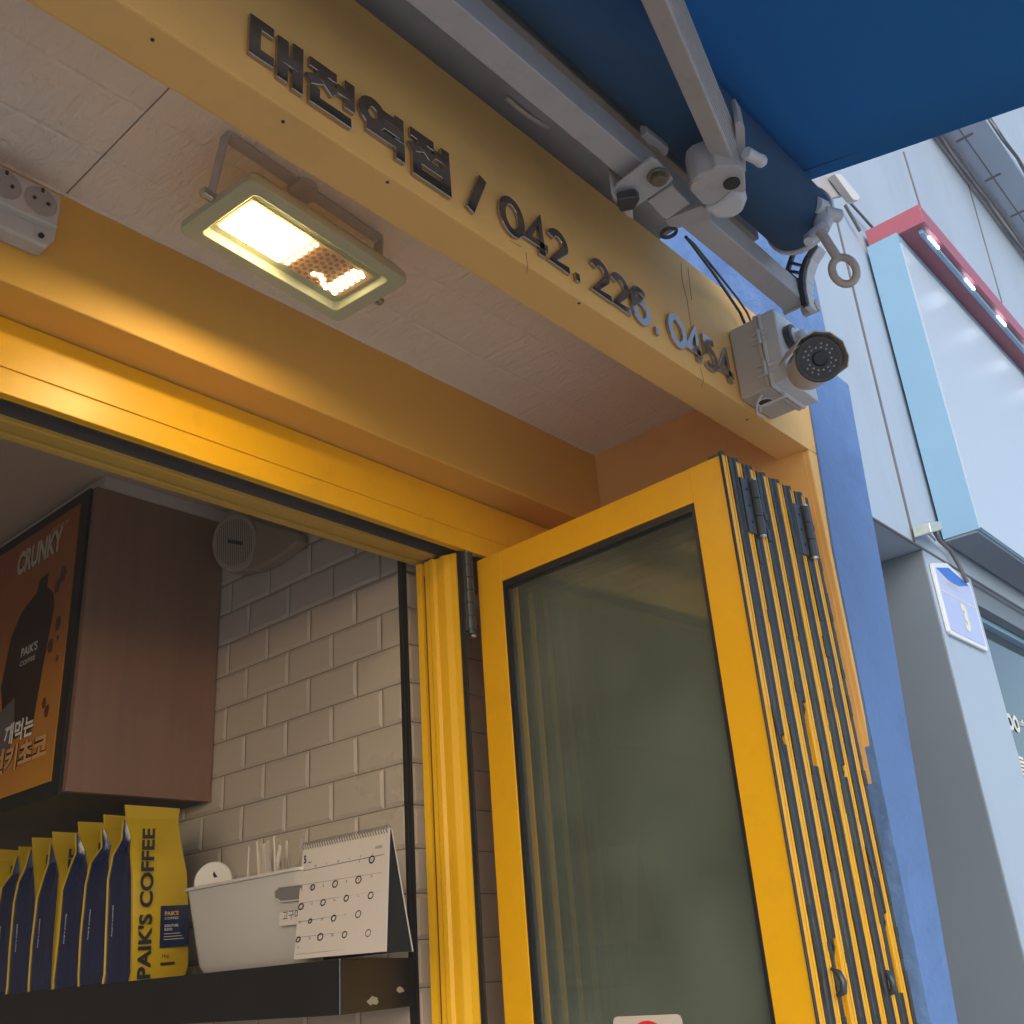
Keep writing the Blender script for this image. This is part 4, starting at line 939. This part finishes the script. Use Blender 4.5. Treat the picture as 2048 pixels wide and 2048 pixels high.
MB().tube([mb0 + V(0, -.01, 0), mb0 + V(0, -.024, 0), (mb0 + V(0, -.03, 0)).lerp(cf_ - look * .055, .5), cf_ - look * .055], [.009, .010, .009, .009], 12).build('mount_arm', M['pale'], cc)
MB().cyl(mb0 + V(-.0, -.012, -.0), mb0 + V(0, -.0135, 0), .018, 20).build('mount_cap', M['pale'], cc)

# ================================================================= ADDED VEIL FOR LAMP GLOW AND SOFTER BLACKS
if ADDED_HAZE:
    hz = MB().box(-3.4, 13, -3.2, 4.2, GROUND - 1.3, 8.6).build('added_haze', bpy.data.materials.new('lens_veil_haze')); hz['kind'] = 'stuff'  # volume added to imitate lens veil and lamp glow; no real mist
    hm = hz.data.materials[0]; hm.use_nodes = True; hm.node_tree.nodes.clear()
    ho_ = hm.node_tree.nodes.new('ShaderNodeOutputMaterial'); pv_ = hm.node_tree.nodes.new('ShaderNodeVolumePrincipled')
    pv_.inputs['Color'].default_value = (.95, .95, .95, 1); pv_.inputs['Density'].default_value = ADDED_HAZE; pv_.inputs['Anisotropy'].default_value = .2
    hm.node_tree.links.new(pv_.outputs[0], ho_.inputs['Volume'])

# ================================================================= NEIGHBOUR BUILDING
YN = .9
nb = thing('neighbour_building', 'pale panelled building next door with a square pillar and dark shop window', 'building', (4, 1.2, GROUND))
MB().box(1.95, 12, YN, YN + .14, 1.024, 3.771).build('facade', M['neigh'], nb)
MB().box(1.95, 2.86, YN + .14, 2.0, 1.024, 1.06).box(3.0, 12, YN + .14, 2, 1.024, 1.06).build('entrance_soffit', M['neigh_shade'], nb)
MB().box(2.851, 3.233, YN + .002, YN + .55, GROUND, 1.0236).build('pillar', M['neigh_shade'], nb, .003)
MB().box(2.8515, 3.2325, YN - .0005, YN + .002, GROUND, 1.0225).build('pillar_front_panel', M['neigh'], nb)
MB().box(3.175, 3.24, 1.195, 1.24, GROUND, 1.02).build('door_post', M['signs'], nb)
MB().box(1.80, 3.4, 2.0, 2.1, GROUND, 1.06).build('entrance_wall', M['neigh_shade'], nb)
# seams
def seam(p, q_, w=.006, y=YN):
    a, b = Vector(p), Vector(q_); return MB().tube([V(a.x, y - .0005, a.z), V(b.x, y - .0005, b.z)], w, 6)
for (u0, v0, u1, v1, w) in ((1663, 403, 1827, 1083, .0055), (1806, 305, 1850, 450, .006), (1936, 370, 2003, 606, .005)):
    seam(at(u0, v0, 'Y', YN), at(u1, v1, 'Y', YN), w).build('panel_seam', M['seam'], nb)
a = at(1841, 1092, 'Y', YN); MB().tube([V(2.2, YN - .001, 1.026), V(8, YN - .001, 1.026)], .004, 6).build('panel_seam', M['seam'], nb)
# lintel below facade with window
MB().box(3.233, 9, YN + .015, YN + .06, .955, 1.0236).build('window_head', M['neigh_shade'], nb, .002)
MB().box(3.233, 9, YN + .05, YN + .10, .935, .952).build('window_rail', M['signs'], nb, .002)
wn = MB().box(3.233, 9, YN + .075, YN + .085, GROUND, .94).build('shop_window', M['winglass'], nb)
for tx, u, v, h in (('coo', 2009, 1437, .055), ('coffee', 2040, 1432, .022), ('오늘', 2027, 1527, .075)):
    p_ = at(u, v + 18, 'Y', YN + .072)
    text_obj('window_lettering', tx, (1, 0, 0), (0, 0, 1), p_, M['wtxt'], wn, height=h, bold=.02, th=0)
# upper storey overhang with gridded soffit
ov = MB().box(4.42, 14, .667, 1.2, 3.771, 8).build('upper_storey', M['neigh'], nb)
sg = MB()
sg.box(4.42, 14, .667, .90, 3.762, 3.7705).build('overhang_soffit', mat('overhang_panel', (.34, .42, .52), .6), ov)
sj = MB().box(4.42, 14, .783, .789, 3.7595, 3.762)
for k in range(10):
    sj.box(4.75 + k * .42, 4.765 + k * .42, .745, .83, 3.7585, 3.762)
sj.build('soffit_joint', M['seam'], ov)
# cables along the overhang edge
for k in range(4):
    pp = [V(4.3 + i * .25, .893 - .012 * k - random.uniform(0, .012), 3.752 - random.uniform(0, .02) - .006 * k) for i in range(24)]
    ob = MB().tube(pp, .006 + .002 * (k % 2), 6).build('overhead_cable', M['seam'] if k % 2 else M['white'])
    tag(ob, ('dark lower', 'pale upper', 'dark inner', 'pale outer')[k] + ' cable strung along the inner edge of the overhang next door', 'cable', 'cables strung along the neighbour overhang')
for k in range(3):
    pp = [V(4.5 + i * .22, .660 - .006 * k - random.uniform(0, .012), 3.775 + random.uniform(-.02, .03)) for i in range(22)]
    ob = MB().tube(pp, .005, 6).build('overhead_cable', M['white'] if k % 2 else M['seam'])
    tag(ob, ('dark', 'pale', 'thin dark')[k] + ' cable draped along the outer edge of the overhang next door', 'cable', 'cables strung along the neighbour overhang')

# sign box of the neighbour
sb_ = thing('shop_sign', 'large pale light-box sign with a red top hood and LED strip next door', 'sign', (4.5, .84, 1.1))
MB().box(3.026, 9, .783, YN - .012, 1.096, 2.175).build('sign_case', M['signs'], sb_)
MB().box(3.030, 9, .778, .783, 1.100, 2.13).build('sign_face', M['signf'], sb_)
MB().box(3.03, 9, .79, YN - .014, 1.088, 1.096).build('sign_underside', M['neigh_shade'], sb_)
rh = MB().box(3.05, 9, .697, YN - .012, 2.182, 2.256).build('red_hood', M['red'], sb_, .002)
MB().box(3.08, 9, .715, .730, 2.164, 2.1815).build('lamp_rail', M['signs'], sb_, .002)
x = 3.12; mled = emis('white_led', (.9, .95, 1.0), 5)
while x < 8.5:
    for k in range(4): MB().box(x + k * .024, x + k * .024 + .012, .708, .714, 2.160, 2.170).build('led', mled, sb_)
    x += .34
MB().tube([at(1700, 405, 'Y', .88), at(1745, 455, 'Y', .88)], .005, 6).tube([at(1690, 410, 'Y', .88), at(1720, 462, 'Y', .88)], .006, 6).build('stay_wire', M['seam'], sb_)
sp_ = thing('metal_bracket', 'small galvanised metal box below the corner of the neighbouring sign', 'bracket', (2.97, .88, 1.19))
q4 = lambda a, b, y: at(1748 + a * .1553, 950 + b * .1553, 'Y', y)
MB().prism([q4(715, 605, .84), q4(870, 590, .84), q4(893, 700, .84), q4(745, 738, .84)], (0, .05, 0)).build('bracket_plate', mat('galvanised', (.5, .55, .5), .4, metal=.4, var=.3, vs=60), sp_, .003)
MB().tube([q4(740, 610, .86), q4(790, 750, .86), q4(850, 850, .88), q4(980, 960, .88), q4(1100, 1180, .88), q4(1200, 1380, .88)], .006, 8).build('drop_cable', M['seam'], sp_)
MB().tube([q4(570, 712, .89), q4(640, 735, .89), q4(720, 765, .89), q4(790, 840, .89)], .004, 6).build('side_cable', M['white'], sp_)

# address plaque
pq = thing('address_plaque', 'faded blue and white house number plaque reading 3 on the pillar', 'plaque', (3.03, .89, .9))
PL = [(2.871, .978), (2.876, .985), (3.004, 1.016), (3.02, 1.014), (3.176, .990), (3.180, .98), (3.180, .785), (3.172, .777), (2.881, .776), (2.872, .784)]
MB().prism([(x, .889, z) for x, z in PL], (0, .009, 0)).build('plate_rim', mat('plaque_rim', (.72, .76, .8), .4), pq, .0015)
cen = V(3.025, 0, .89)
inn = [V(cen.x + (x - cen.x) * .9, .888, cen.z + (z - cen.z) * .89) for x, z in PL]
plq = MB().prism(inn, (0, .0008, 0)).build('plate_face', mat('faded_blue_print', (.42, .50, .78), .45, var=.12, vs=5, dirt=.5, dirt_rgb=(.62, .65, .78), ds=9), pq)
MB().prism([(2.893, .8874, .974), (3.005, .8874, 1.000), (3.150, .8874, .978), (3.06, .8874, .955), (2.99, .8874, .950), (2.94, .8874, .962)], (0, .0005, 0)).build('blue_peak', mat('deep_blue_print', (.03, .16, .62), .4), pq)
MB().box(2.885, 3.165, .8872, .8878, .905, .909).build('divider_line', M['wtxt'], pq)
text_obj('number_print', '3', (1, 0, 0), (0, 0, 1), (3.02, .8868, .812), mat('cream_number', (.78, .78, .6), .5), pq, width=.045, height=.085, bold=.05, th=0)
text_obj('street_print', '중앙로', (1, 0, 0), (0, 0, 1), (2.92, .8868, .932), M['wtxt'], pq, width=.13, height=.022, bold=.01, th=0)
